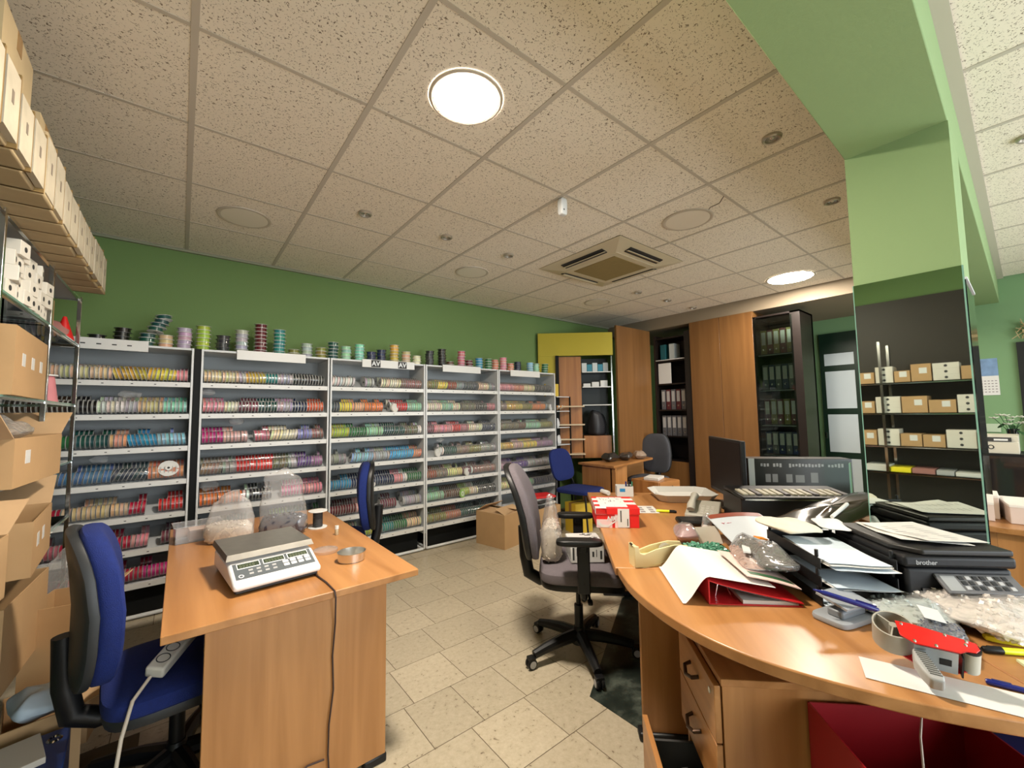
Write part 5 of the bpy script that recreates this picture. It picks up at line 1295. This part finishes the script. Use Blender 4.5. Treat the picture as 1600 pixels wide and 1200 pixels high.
for k in range(3):
    p = nh.matrix_basis @ Vector((0.16+k*0.12, 0.12, 1.731))
    tag(G().box(-0.05, 0.05, -0.05, 0.05, 0, 0.05+0.02*k).build('white_packet', RAILW, loc=(p.x, p.y, p.z), rz=R(-40.6), bevel=0.004), 'white packet on the middle glass shelf of niche, %s from left' % ('first', 'second', 'third')[k], 'packet', 'white packets in the niche')
bag('dark_pot', 'dark round bag inside the niche under the lowest glass shelf', tuple(nh.matrix_basis @ Vector((0.30, 0.16, 1.05))), 0, 0.13, 0.11, 0.17, 0.7, None, M('dark_bag', (0.02, 0.02, 0.025), 0.5), 41, cat='bag', neck=0.6)
st = G().box(0.10, 0.48, 0.06, 0.30, 0.745, 1.05).build('niche_plinth', SLW, nh)
# yellow crates below the fascia
carton('upper yellow carton standing on the rack end beneath the fascia', (3.98, -0.14, 1.60), R(-20), 0.10, 0.08, 0.17, mat=YC)
# accessory rack end: orange striped cords etc.
ar = thing('wire_rack', 'narrow white rack with hanging accessories beside the rightmost unit', 'rack', (4.05, -0.20, 0))
for z in (1.40, 1.18, 0.95, 0.72):
    G().box(-0.13, 0.14, -0.12, 0.12, z-0.01, z).build('rack_shelf', SHELFW, ar)
for x in (-0.13, 0.14):
    for y in (-0.12, 0.12):
        G().box(x-0.008, x+0.008, y-0.008, y+0.008, 0, 1.595).build('rack_post', POST_SHADE, ar)
G().box(-0.13, 0.14, -0.12, 0.12, 1.585, 1.595).build('rack_top', SHELFW, ar)
ordn0 = ['first', 'second', 'third', 'fourth', 'fifth', 'sixth']
for k in range(6):
    tag(G().tube([(0, 0.05, 0.015), (0.0, -0.05, 0.06)], 0.016, 10).build('cord_hank', M('hank_orange' if k % 2 else 'hank_white', (0.62, 0.30, 0.10) if k % 2 else (0.7, 0.66, 0.6), 0.6), loc=(3.96+k*0.036, -0.22, 1.402)), '%s cord hank, %s from left on the top level of narrow rack' % ('orange' if k % 2 else 'white', ordn0[k]), 'cord', 'cord hanks on the narrow rack')
for k in range(4):
    bag('hanging_pouch', 'white plastic pouch on the narrow rack, %s level' % ('top', 'second', 'third', 'lowest')[k], (3.99+0.03*k, -0.25, (1.1805, 0.9505, 0.7205, 0.7205)[k]), 0.2*k, 0.05, 0.03, 0.06, 0.6, None, M('pouch_white', (0.6, 0.62, 0.64), 0.4), 50+k, cat='pouch')

CAB = 5.5
tp_ = thing('tall_wood_panel', 'tall plain wooden end panel right of the display niche', 'wood panel', (5.09, -0.76, 0))
G().box(-0.40, 0.41, 0.0, 0.03, 0.0, 2.58).build('panel', DOORW, tp_)
G().tube([(0.36, -0.002, 0.98), (0.36, -0.02, 0.985), (0.27, -0.02, 0.985), (0.27, -0.002, 0.98)], 0.006, 6).build('handle', HANDLE, tp_)
def cup(name, label, y0, y1, z0=0.0, z1=2.60):
    t = thing(name, label, 'cupboard', (CAB+0.2, (y0+y1)/2, 0))
    return t, -0.2, (y1-y0)/2
# dark open bookcase
bk, xf, hw = cup('dark_bookcase', 'tall dark bookcase with binders between wooden panels', -1.38, -0.80)
DKW = M('dark_wood', (0.012, 0.008, 0.007), 0.35)
BKX = -0.17
G().box(BKX, 0.25, hw-0.03, hw, 0, 2.5).build('side', DKW, bk); G().box(BKX-0.02, 0.25, -hw, -hw+0.09, 0, 2.5).build('side', DKW, bk)
G().box(0.20, 0.25, -hw+0.09, hw-0.03, 0, 2.5).build('back', DKW, bk)
for z in (0.68, 1.02, 1.40, 1.78, 2.12, 2.46):
    G().box(BKX+0.02, 0.20, -hw+0.09, hw-0.03, z-0.02, z).build('shelf', DKW, bk)
G().box(BKX, BKX+0.02, -hw+0.09, hw-0.03, 0.02, 0.66).build('lower_door', DOORW, bk)
G().box(BKX-0.005, BKX+0.012, -hw+0.09, hw-0.03, 2.12, 2.13).build('shelf_lip', RAILW, bk)
LBL = M('binder_label', (0.42, 0.41, 0.40), 0.7)
def binder(x, y, z, col, label, h_=0.30, w_=0.065, group='binders'):
    t = thing('file_binder', label, 'binder', (x, y, z), 0, group)
    G().box(-0.10, 0.10, -w_/2, w_/2, 0, h_).build('cover', col, t, bevel=0.002)
    G().box(-0.1012, -0.10, -w_/2+0.010, w_/2-0.010, h_*0.4, h_*0.92).build('spine_label', LBL, t)
    G().lathe([(0.006, 0), (0.010, 0.001)], 10, T=TR((-0.1005, 0, h_*0.2), ry=R(-90)), cap=False).build('finger_ring', CHROME, t)
    return t
ordn = ['first', 'second', 'third', 'fourth', 'fifth', 'sixth', 'seventh']
BNC = [M('binder_grey', (0.10, 0.10, 0.11), 0.5), M('binder_burgundy', (0.09, 0.015, 0.02), 0.5), M('binder_navy', (0.02, 0.03, 0.08), 0.5), M('binder_yellow', (0.16, 0.13, 0.04), 0.5)]
for z, nm in ((1.40, 'middle'), (1.02, 'lower')):
    for k in range(5):
        binder(5.68, -0.90-k*0.078, z+0.0005, BNC[(k+int(z*10)) % 2 if z > 1.2 else 0], '%s binder from left on the %s shelf of dark bookcase' % (ordn[k], nm), 0.29)
tag(G().box(-0.004, 0.004, -0.10, 0.10, 0, 0.30).build('white_folder', RAILW, loc=(5.50+0.06, -0.95, 1.781), bevel=0.001), 'white folder standing upright in the dark bookcase', 'folder')
for k in range(2):
    tag(G().box(-0.08, 0.08, -0.04, 0.04, 0, 0.24).build('magazine_file', M('teal_file' if k == 0 else 'white_file', (0.01, 0.10, 0.12) if k == 0 else (0.5, 0.55, 0.55), 0.5), loc=(5.66, -0.92-k*0.14, 2.121), bevel=0.002), ('teal' if k == 0 else 'white')+' file on the top shelf of dark bookcase', 'file')
# double wooden doors
dd, xf, hw = cup('wooden_cupboard', 'tall wooden cupboard with two plain doors', -2.20, -1.38)
G().box(xf+0.025, 0.25, -hw, hw, 0, 2.60).build('carcass', DOORW, dd)
for s_ in (-1, 1):
    d_ = G().box(xf, xf+0.022, min(s_*0.002, s_*(hw-0.002)), max(s_*0.002, s_*(hw-0.002)), 0.06, 2.60).build('door', DOORW, dd, bevel=0.002)
    yy = s_*0.10
    G().tube([(xf, yy-0.06, 0.985), (xf-0.022, yy-0.055, 0.985), (xf-0.022, yy+0.055, 0.985), (xf, yy+0.06, 0.985)], 0.007, 8).build('handle', HANDLE, d_)
# glass-fronted dark cabinet with binders
gc, xf, hw = cup('glass_cabinet', 'dark glass-fronted cabinet full of binders right of wooden cupboard', -2.70, -2.20)
G().box(0.20, 0.25, -hw, hw, 0, 2.52).build('back', DKW, gc)
G().box(xf, 0.25, hw-0.03, hw, 0, 2.52).build('side', DKW, gc); G().box(xf, 0.25, -hw, -hw+0.10, 0, 2.52).build('side', DKW, gc)
G().box(xf, 0.25, -hw, hw, 2.50, 2.52).build('top', DKW, gc)
for z in (0.85, 1.20, 1.62, 2.05):
    G().box(xf+0.05, 0.20, -hw+0.10, hw-0.03, z-0.02, z).build('shelf', DKW, gc)
    G().box(xf+0.045, xf+0.05, -hw+0.10, hw-0.03, z-0.02, z-0.012).build('shelf_lip', M('dim_steel', (0.3, 0.32, 0.34), 0.3, 0.8), gc)
gd = G().box(xf-0.006, xf, -hw+0.08, hw-0.01, 0.80, 2.48).build('glass_door', GLASS, gc)
G().box(xf-0.004, xf+0.02, -hw+0.10, hw-0.03, 0.05, 0.82).build('lower_door', DKW, gc)
for z, nm, sy in ((1.62, 'upper', 0), (1.20, 'middle', 1), (0.85, 'lower', 2), (2.05, 'topmost', 3)):
    for k in range(5):
        binder(5.70, -2.275-k*0.070, z+0.0005, BNC[(k*2+sy) % 4], '%s binder from left on the %s shelf of the glass cabinet' % (ordn[k], nm), 0.30 if sy != 2 else 0.26)
# soffit above the cupboards
sf = struct(G().box(5.52, XR, -3.5, YB, 2.60, ZC).build('trim_4', M('soffit_paint', (0.24, 0.19, 0.13), 0.7)), 'plain boxed soffit above the wooden cupboards')
# wall niche beyond: dark green door with pale panes on the far wall
DG = M('dark_green_door', (0.006, 0.022, 0.012), 0.35)
dr1 = struct(G().box(-0.03, 0.0, -0.30, -0.22, 0, 2.40).box(-0.03, 0.0, 0.10, 0.15, 0, 2.40).box(-0.03, 0, -0.22, 0.10, 2.30, 2.40).build('door_1', DG, loc=(XR, -2.66, 0)), 'dark green framed door with pale glass panes')
PANE = M('frosted_pane', (0.52, 0.58, 0.60), 0.35)
for z0, z1 in ((1.92, 2.12), (1.38, 1.88), (0.80, 1.30), (0.25, 0.72)):
    G().box(-0.028, -0.012, -0.22, 0.10, z0, z1).build('door_pane', PANE, dr1)
for z in (2.12, 1.88, 1.30, 0.72, 0.0):
    G().box(-0.03, -0.005, -0.22, 0.10, z, z+(0.18 if z == 2.12 else 0.25 if z == 0 else 0.08 if z > 0.8 else 0.08)).build('door_rail', DG, dr1)
G().box(-0.06, -0.03, 0.12, 0.13, 0.98, 1.06).build('door_handle', CHROME, dr1)
# far desk with pedestal
fd = thing('far_desk', 'small wooden desk in the far corner before the niche', 'desk', (4.62, -0.98, 0))
G().prism([(-0.62, -0.20), (0.50, 0.0), (0.58, 0.21), (-0.06, 0.21), (-0.62, 0.36)], 0.712, 0.74).build('desktop', WX, fd, bevel=0.003)
G().prism([(-0.58, -0.19), (-0.56, -0.19), (-0.56, 0.33), (-0.58, 0.33)], 0, 0.712).build('end_panel', WZ, fd)
G().box(-0.58, -0.28, -0.135, -0.115, 0.0, 0.712).build('front_panel', WZ, fd)
G().box(-0.56, 0.55, 0.185, 0.205, 0.2, 0.712).build('modesty_panel', WX, fd)
fp = thing('far_pedestal', 'low wooden drawer pedestal under the far desk', 'pedestal', (4.62, -1.32, 0), R(-5))
G().box(-0.2, 0.2, -0.2, 0.2, 0.02, 0.54).build('body', WZ, fp, bevel=0.003)
for k in range(3):
    f_ = G().box(-0.19, 0.19, -0.215, -0.2, 0.03+k*0.17, 0.195+k*0.17).build('drawer_front', WX, fp, bevel=0.002)
    G().tube([(-0.04, -0.215, 0.14+k*0.17), (-0.035, -0.235, 0.135+k*0.17), (0.035, -0.235, 0.135+k*0.17), (0.04, -0.215, 0.14+k*0.17)], 0.006, 6).build('handle', HANDLE, f_)
tag(G().box(-0.13, 0.13, -0.09, 0.09, 0, 0.035).build('paper_pile', PAPER, loc=(4.60, -1.32, 0.5405), rz=0.3, bevel=0.006), 'pile of papers on the far drawer pedestal', 'papers')
for k, (x, y, c, l) in enumerate(((4.35, -0.86, (0.025, 0.022, 0.02), 'dark crumpled bag at left on the far desk'), (4.62, -0.90, (0.05, 0.04, 0.035), 'dark crumpled bag in the middle of far desk'), (4.88, -0.93, (0.35, 0.26, 0.20), 'pale crumpled bag at right on the far desk'))):
    bag('crumpled_bag', l, (x, y, 0.7405), 0.4*k, 0.12, 0.08, 0.05, 0.6, None, M('crumple_%d' % k, c, 0.3, coat=0.4, var=0.6, vs_=30), 60+k, lie=True)

# ---------------------------------------------------------------- left glass and chrome rack
RX0, RX1 = XL+0.02, -0.50
gr = thing('glass_rack', 'long chrome rack with glass shelves along the left wall', 'rack', (-0.7, -1.3, 0))
YP_ = [-0.60, -1.32, -2.04, -2.76]
def gbox(nm, x0, x1, y0, y1, z0, z1, mat, **k):
    return G().box(x0+0.7, x1+0.7, y0+1.3, y1+1.3, z0, z1).build(nm, mat, gr, **k)
for y in YP_:
    for x in (RX0+0.01, RX1-0.01):
        gbox('post', x-0.010, x+0.010, y-0.010, y+0.010, 0, 2.14, CHROME, bevel=0.002)
RLV = [2.13, 1.84, 1.47, 1.13, 0.80, 0.42]
for z in RLV:
    gbox('rail', RX1-0.016, RX1-0.004, YP_[-1], YP_[0], z-0.016, z, CHROME)
    for k in range(3):
        s = gbox('glass_shelf', RX0, RX1-0.016, YP_[k+1]+0.012, YP_[k]-0.012, z-0.008, z, GLASS if z < 2 else M('grey_board', (0.35, 0.36, 0.36), 0.6))
        if z < 2:
            G().box(RX1-0.004+0.7, RX1-0.001+0.7, YP_[k+1]+0.012+1.3, YP_[k]-0.012+1.3, z-0.008, z).build('shelf_edge', GEDGE, s)
    for y in YP_[:1]:
        gbox('end_rail', RX0, RX1, y-0.006, y+0.006, z-0.016, z, CHROME)
# row of cartons lying on top of the rack
BXM = M('weathered_carton', (0.42, 0.32, 0.18), 0.85, var=0.28, vs_=5)
BXD = M('weathered_carton_dark', (0.24, 0.15, 0.05), 0.85, var=0.25, vs_=6)
ry = random.Random(5)
y = -0.80; k = 0
tops = ['farthest', 'second farthest', 'third farthest', 'fourth farthest', 'fifth farthest', 'sixth farthest', 'seventh farthest', 'eighth farthest', 'ninth farthest', 'tenth farthest', 'eleventh farthest', 'twelfth farthest', 'thirteenth farthest', 'fourteenth farthest']
while y > -2.72:
    w_ = ry.uniform(0.135, 0.155); h_ = ry.uniform(0.19, 0.23)
    t = thing('flat_carton', '%s worn pale carton in the row on top of the glass rack' % tops[k], 'cardboard box', (-0.64, y-w_/2, 2.1305), ry.uniform(-0.02, 0.02), 'worn cartons on top of the rack')
    G().box(-0.26, 0.25+ry.uniform(-0.012, 0.012), -w_/2+0.002, w_/2-0.002, 0, h_).build('body', [BXM, BXD], t, bevel=0.006)
    fx = 0.25-0.004
    G().box(fx, fx+0.018, -w_*0.43, w_*0.38, h_*0.06, h_*0.92).build('front_label', M('worn_label', (0.50, 0.44, 0.33), 0.85, var=0.35, vs_=9), t)
    G().box(-0.2, fx+0.017, w_*0.40, w_*0.47, -0.0, h_+0.001).build('brown_tape', BXD, t)
    G().box(fx+0.018, fx+0.019, -0.012, 0.004, h_*0.45, h_*0.62).build('print_mark', M('faded_ink', (0.20, 0.16, 0.12), 0.8), t)
    y -= w_; k += 1
for k, (yy, z, hh) in enumerate(((-2.05, 2.345, 0.12), (-2.40, 2.36, 0.20))):
    carton(('smaller' if k == 0 else 'bigger')+' worn carton stacked on the row above the glass rack', (-0.62, yy, z), 0.02, 0.20, 0.10 if k == 0 else 0.16, hh, mat=BXM)
# small white boxes with dark finger holes
ry = random.Random(9)
WB = M('white_card_box', (0.66, 0.62, 0.54), 0.7)
for c in range(7):
    yy = -1.40-c*0.085
    z = 1.8405
    cols = ['first', 'second', 'third', 'fourth', 'fifth', 'sixth', 'seventh']
    for r_ in range(4 if c % 3 else 3):
        hh = 0.058
        t = thing('small_white_box', 'small white card box with dark hole, %s layer of %s column from the far end' % (('bottom', 'second', 'third', 'fourth')[r_], cols[c]), 'box', (-0.62+ry.uniform(-0.01, 0.03), yy, z), ry.uniform(-0.15, 0.15), 'small white boxes on the glass rack')
        G().box(-0.10, 0.10, -0.039, 0.039, 0, hh).build('body', WB, t, bevel=0.0015)
        G().cyl(0.011, 0, 0.001, n=12, T=TR((0.10, ry.uniform(-0.01, 0.01), hh*0.5), ry=R(90))).build('finger_hole', INK, t)
        z += hh+0.0006
# far bay clutter at the top level
bag('pink_bag', 'pink paper bag hanging over the upper glass shelf at the far end', (-0.62, -0.76, 1.8405), 0.3, 0.10, 0.07, 0.06, 0.6, None, M('dusty_pink', (0.36, 0.16, 0.14), 0.7), 71, cat='bag')
bag('dark_red_bag', 'dark red bag standing on the upper glass shelf', (-0.66, -1.22, 1.8405), 0.2, 0.10, 0.07, 0.11, 0.6, None, M('dark_red_paper', (0.14, 0.02, 0.02), 0.6), 72, cat='bag')
carton('small brown carton at the far end of the upper glass shelf', (-0.68, -0.98, 1.8405), 0.1, 0.12, 0.09, 0.20)
tag(G().lathe([(0.045, 0), (0.045, 0.004), (0.008, 0.14), (0.0, 0.142)], 18).build('red_cone', RED, loc=(-0.545, -0.76, 1.8405), rot=(0, 0, 0)), 'bright red thread cone on the upper glass shelf', 'thread cone')
pc = thing('thread_cone', 'pink thread cone with white cap on the middle glass shelf', 'thread cone', (-0.55, -1.06, 1.4705))
G().lathe([(0.048, 0), (0.044, 0.02), (0.030, 0.13), (0.026, 0.135)], 20).build('thread', M('pink_thread', (0.55, 0.20, 0.22), 0.7), pc)
G().cyl(0.042, 0.135, 0.142, n=20).build('cap', RAILW, pc)
# cartons on the lower levels
carton('large brown carton with white stickers on the middle glass shelf', (-0.68, -1.66, 1.4705), R(2), 0.19, 0.29, 0.26, (None, None, 8, None), stick=3)
carton('open brown carton stuffed with clear plastic, third glass level', (-0.65, -1.70, 1.1305), R(-3), 0.21, 0.28, 0.18, (58, 60, None, None), stick=1)
carton('brown carton in the nearer bay of the third glass level', (-0.66, -2.40, 1.1305), R(3), 0.21, 0.26, 0.20, stick=2)
carton('brown carton in the nearer bay of the lower glass level', (-0.64, -2.38, 0.8005), R(-4), 0.20, 0.25, 0.20, (None, 62, None, None))
bag('plastic_sheet', 'clear crumpled plastic bulging from the open carton', (-0.65, -1.70, 1.27), 0.0, 0.17, 0.22, 0.06, 0.5, None, MILKY, 73, lie=True, cat='plastic wrap')
carton('big open carton with raised flaps on the lower glass level', (-0.62, -1.72, 0.8005), R(4), 0.20, 0.24, 0.20, (None, 55, None, None), stick=2)
for k in range(5):
    tag(G().cyl(0.14-0.01*k, 0, 0.012, n=30).build('plate_disc', RAILW if k % 2 else DARKG, loc=(-0.66, -0.98+0.01*k, 1.1305-0.33+k*0.013)), ['dark disc at the bottom of the flat disc pile', 'white disc second in the flat disc pile', 'dark disc third in the flat disc pile', 'white disc fourth in the flat disc pile', 'dark disc on top of the flat disc pile'][k], 'disc')
for k in range(4):
    tag(G().sheet(lambda u, v: (-0.13+0.26*u, -0.10+0.2*v, 0.004*math.sin(u*4+k)+0.004), 4, 4, th=0.002).build('loose_card', (PAPER, RED, PAPERB, PAPER)[k], loc=(-0.62, -1.20-0.03*k, 0.8005+0.010*k), rz=0.2*k), ['white card at the bottom of loose pile on lower glass level', 'red card in the loose pile on lower glass level', 'pale blue card in the loose pile on lower glass level', 'white card on top of loose pile on lower glass level'][k], 'card')
carton('small open carton with a raised flap at the foot of the rack', (-0.36, -1.50, 0.24), R(-12), 0.10, 0.13, 0.34, (None, None, None, 62))
carton('low closed carton supporting the small open carton', (-0.36, -1.50, 0.0), R(-8), 0.12, 0.15, 0.235)
carton('pale carton lying against the rack near the floor', (-0.66, -1.74, 0.4205), R(-2), 0.22, 0.26, 0.30, (None, None, None, None))
carton('open carton with wide flap on the floor behind the blue file box', (-0.37, -1.84, 0.0), R(10), 0.10, 0.14, 0.30, (None, None, None, 75))
bag('paper_wad', 'bluish white tissue paper wad in the floor carton', (-0.37, -1.86, 0.27), 0.3, 0.08, 0.10, 0.05, 0.6, None, M('tissue_blue', (0.55, 0.66, 0.76), 0.6), 74, lie=True, cat='paper')
bag('plastic_sheet', 'torn clear plastic sheet hanging beside the lower cartons', (-0.40, -1.22, 0.43), R(60), 0.15, 0.03, 0.16, 0.5, None, POLY, 75, cat='plastic wrap')
bf = thing('file_box', 'blue file box with a paper on top at bottom left', 'file box', (-0.372, -2.17, 0), R(4))
BFB = M('file_box_blue', (0.006, 0.025, 0.12), 0.5)
G().box(-0.115, 0.115, -0.14, 0.14, 0, 0.27).build('body', BFB, bf, bevel=0.004)
G().lathe([(0.012, 0.2705), (0.016, 0.2745), (0.021, 0.2705)], 18, (0.08, 0.08, 0), cap=False).build('finger_ring', CHROME, bf)
tag(G().box(-0.08, 0.08, -0.085, 0.085, 0, 0.02).build('address_card', M('card_grey', (0.55, 0.50, 0.42), 0.8), loc=(-0.395, -2.15, 0.2705), rz=R(14), bevel=0.002), 'worn cream card packet lying on the blue file box', 'card')

# second rack section beside the camera (seen in the pillar mirror)
g2 = thing('side_rack', 'chrome glass rack seen in the pillar mirror', 'rack', (-0.7, -3.6, 0))
def sbox(nm, x0, x1, y0, y1, z0, z1, mat, **k):
    return G().box(x0+0.7, x1+0.7, y0+3.6, y1+3.6, z0, z1).build(nm, mat, g2, **k)
for y in (-2.86, -3.42, -4.15, -4.85):
    for x in (RX0+0.01, RX1-0.01):
        sbox('post', x-0.010, x+0.010, y-0.010, y+0.010, 0, 2.0, CHROME)
for z in (0.42, 0.79, 1.03, 1.33, 1.61):
    sbox('glass_shelf', RX0, RX1, -4.84, -2.87, z-0.008, z, GLASS)
    sbox('rail', RX1-0.016, RX1, -4.84, -2.87, z-0.016, z-0.008, CHROME)
sbox('back_board', RX0-0.012, RX0-0.002, -4.84, -2.87, 0.3, 2.45, M('rack_back', (0.035, 0.028, 0.02), 0.5))
mk = random.Random(4)
for z, kind in ((1.61, 'mix'), (1.33, 'mix'), (1.03, 'box'), (0.79, 'flat')):
    y = -3.25; k = 0
    while y > -4.35:
        w_ = mk.uniform(0.10, 0.19)
        nm = '%s level of mirrored rack, %s from far end' % ({1.61: 'highest', 1.33: 'second', 1.03: 'third', 0.79: 'fourth'}[z], (ordn+['eighth', 'ninth', 'tenth', 'eleventh'])[k])
        if kind == 'flat':
            tag(G().box(-0.13, 0.13, -w_/2+0.004, w_/2-0.004, 0, mk.uniform(0.03, 0.06)).build('packet', (PAPER, YEL, MATS['dusty_pink'], GREYP)[k % 4], loc=(-0.66, y-w_/2, z+0.0005), bevel=0.003), 'flat packet on the '+nm, 'packet')
        elif (k % 3) != 1:
            carton('small brown box on the '+nm, (-0.66, y-w_/2, z+0.0005), 0, 0.13, w_/2-0.004, mk.uniform(0.10, 0.16), stick=1, tape=False)
        else:
            for q in range(3):
                t = thing('small_white_box', 'small white box, layer %s, %s' % (('one', 'two', 'three')[q], nm), 'box', (-0.64, y-w_/2, z+0.0005+q*0.0505), 0, 'small white boxes in the mirrored rack')
                G().box(-0.10, 0.10, -w_/2+0.006, w_/2-0.006, 0, 0.05).build('body', WB, t)
                G().cyl(0.011, 0, 0.001, n=12, T=TR((0.10, 0, 0.025), ry=R(90))).build('finger_hole', INK, t)
        y -= w_; k += 1

# ---------------------------------------------------------------- beyond the pillar (right edge)
rt_ = thing('till_cabinet', 'black low cabinet carrying the cash register beyond the pillar', 'cabinet', (5.72, -4.10, 0))
G().box(-0.12, 0.30, -0.22, 0.30, 0, 0.945).build('body', SMOKE, rt_, bevel=0.003)
G().box(-0.14, 0.32, -0.24, 0.32, 0.945, 0.965).build('top', BLACKP, rt_)
G().tube([(-0.13, -0.235, 0.0), (-0.13, -0.235, 0.94)], 0.012).build('chrome_leg', CHROME, rt_)
cr_ = thing('cash_register', 'cream cash register with dark display on the black cabinet', 'cash register', (5.72, -4.06, 0.9655))
g = G().add([(-0.12, -0.14, 0), (0.2, -0.14, 0), (0.2, 0.2, 0), (-0.12, 0.2, 0), (-0.12, -0.14, 0.10), (0.2, -0.14, 0.16), (0.2, 0.2, 0.16), (-0.12, 0.2, 0.10)], [(3, 2, 1, 0), (4, 5, 6, 7), (0, 1, 5, 4), (2, 3, 7, 6), (1, 2, 6, 5), (3, 0, 4, 7)])
g.box(-0.11, 0.0, -0.14, 0.2, 0.10, 0.155)
g.build('body', M('register_cream', (0.56, 0.52, 0.42), 0.5), cr_, bevel=0.004)
G().box(-0.122, -0.11, -0.10, 0.05, 0.105, 0.14).build('display', INK, cr_)
G().box(-0.1235, -0.122, -0.08, 0.0, 0.112, 0.128).build('digits', RAILW, cr_)
G().lathe([(0.012, 0), (0.02, 0.002)], 14, T=TR((-0.1205, 0.02, 0.055), ry=R(-90)), cap=False).build('key_lock', DARKG, cr_)
cal = thing('wall_calendar', 'wall calendar with blue mountain picture on the pale green wall', 'calendar', (XR-0.004, -4.0, 1.50))
G().box(-0.003, 0.003, -0.09, 0.09, 0, 0.40).build('sheet', PAPER, cal)
G().box(-0.0036, -0.003, -0.09, 0.09, 0.21, 0.40).build('picture', M('sky_print', (0.16, 0.26, 0.42), 0.5, var=0.5, vs_=14), cal)
gq = G()
for i in range(5):
    for j in range(6): gq.box(-0.0036, -0.003, -0.075+j*0.026, -0.06+j*0.026, 0.03+i*0.03, 0.04+i*0.03)
gq.build('dates', M('grey_ink'), cal, smooth=0)
tag(G().box(-0.008, 0.008, -0.07, 0.07, 0, 0.09).build('wall_switch', M('switch_plate', (0.42, 0.5, 0.36), 0.5), loc=(XR-0.008, -4.0, 1.10), bevel=0.003), 'pale switch plate on the green wall below the calendar', 'switch')
fv = thing('flower_vase', 'dark vase of white flowers beyond the cash register', 'vase', (6.25, -4.16, 0.9))
G().lathe([(0.035, 0), (0.04, 0.02), (0.03, 0.15), (0.045, 0.26), (0.042, 0.26), (0.027, 0.15)], 20, cap=False).cyl(0.034, 0, 0.005).build('vase', SMOKE, fv)
LEAF = M('leaf_green', (0.03, 0.09, 0.03), 0.5)
PET = M('petal_white', (0.72, 0.72, 0.62), 0.6)
fr2 = random.Random(2)
for k in range(9):
    a = fr2.uniform(0, 6.28); r_ = fr2.uniform(0.03, 0.17); hh = fr2.uniform(0.30, 0.42)
    x, y = r_*math.cos(a), r_*math.sin(a)
    s_ = G().tube([(0, 0, 0.2), (x*0.5, y*0.5, 0.28), (x, y, hh)], 0.003, 6).build('stem', LEAF, fv)
    g = G()
    for q in range(6):
        g.sell((0, 0, 0), 0.022, 0.010, 0.004, 0.8, 0.8, 10, 6, T=TR((x, y, hh), rz=q*1.05) @ Matrix.Translation((0.018, 0, 0.004)) @ Matrix.Rotation(-0.4, 4, 'Y'))
    g.build('blossom', PET, s_)
    if k % 2:
        G().sell((0, 0, 0), 0.06, 0.018, 0.003, 0.8, 0.9, 14, 6, T=TR((x*0.9, y*0.9, hh-0.10), rz=a) @ Matrix.Rotation(0.5, 4, 'Y')).build('leaf', LEAF, s_)
vs_ = thing('vase_stand', 'black side table under the flower vase', 'table', (6.25, -4.16, 0))
G().box(-0.18, 0.18, -0.18, 0.18, 0.87, 0.899).build('top', BLACKP, vs_)
for sx in (-0.16, 0.16):
    for sy in (-0.16, 0.16):
        G().box(sx-0.015, sx+0.015, sy-0.015, sy+0.015, 0, 0.87).build('leg', BLACKP, vs_)
dr2 = struct(G().box(-0.03, 0, -0.45, 0.45, 0, 2.05).build('door_2', M('door_black', (0.008, 0.009, 0.01), 0.35), loc=(XR, -4.68, 0)), 'dark door at the right edge of the far wall')
gl_ = thing('garland', 'dried straw garland hung above the dark door', 'garland', (XR-0.03, -4.40, 2.08))
g = G(); fr3 = random.Random(8)
for k in range(160):
    y0, z0 = fr3.uniform(-0.45, 0.14), fr3.uniform(0, 0.16)
    g.tube([(0, y0, z0), (fr3.uniform(-0.07, 0), y0+fr3.uniform(-0.08, 0.08), z0+fr3.uniform(-0.08, 0.08))], 0.004, 4)
g.build('straw', M('straw', (0.42, 0.32, 0.16), 0.8), gl_)['kind'] = 'stuff'
G().tube([(-0.02, -0.45, 0.08), (-0.02, 0.12, 0.08)], 0.02, 8).build('core', M('straw'), gl_)
# second counter with white boxes
sd = thing('side_counter', 'wooden counter desk beyond the mirrored pillar', 'desk', (3.75, -4.42, 0))
G().box(-0.35, 0.5, -0.5, 0.36, 0.708, 0.74).build('top', WX, sd, bevel=0.003)
G().box(-0.30, -0.28, -0.4, 0.30, 0, 0.708).build('end_panel', WZ, sd)
G().box(0.42, 0.44, -0.4, 0.30, 0, 0.708).build('end_panel', WZ, sd)
PKB = M('blush_carton', (0.66, 0.52, 0.45), 0.7)
PKT = M('blush_carton_top', (0.78, 0.72, 0.66), 0.7)
for k, (x, y, rz_, w_, d_, h_, l) in enumerate(((3.72, -4.27, 10, 0.16, 0.13, 0.10, 'wide white carton on the counter beyond the pillar'), (3.72, -4.08, 4, 0.10, 0.045, 0.13, 'narrow white carton standing beside the wide one'))):
    t = thing('white_carton', l, 'carton', (x, y, DZ), R(rz_))
    G().box(-w_, w_, -d_, d_, 0, h_).build('body', PKB, t, bevel=0.003)
    G().box(-w_-0.002, w_+0.002, -d_-0.002, d_+0.002, h_-0.012, h_+0.002).build('lid', PKT, t, bevel=0.002)
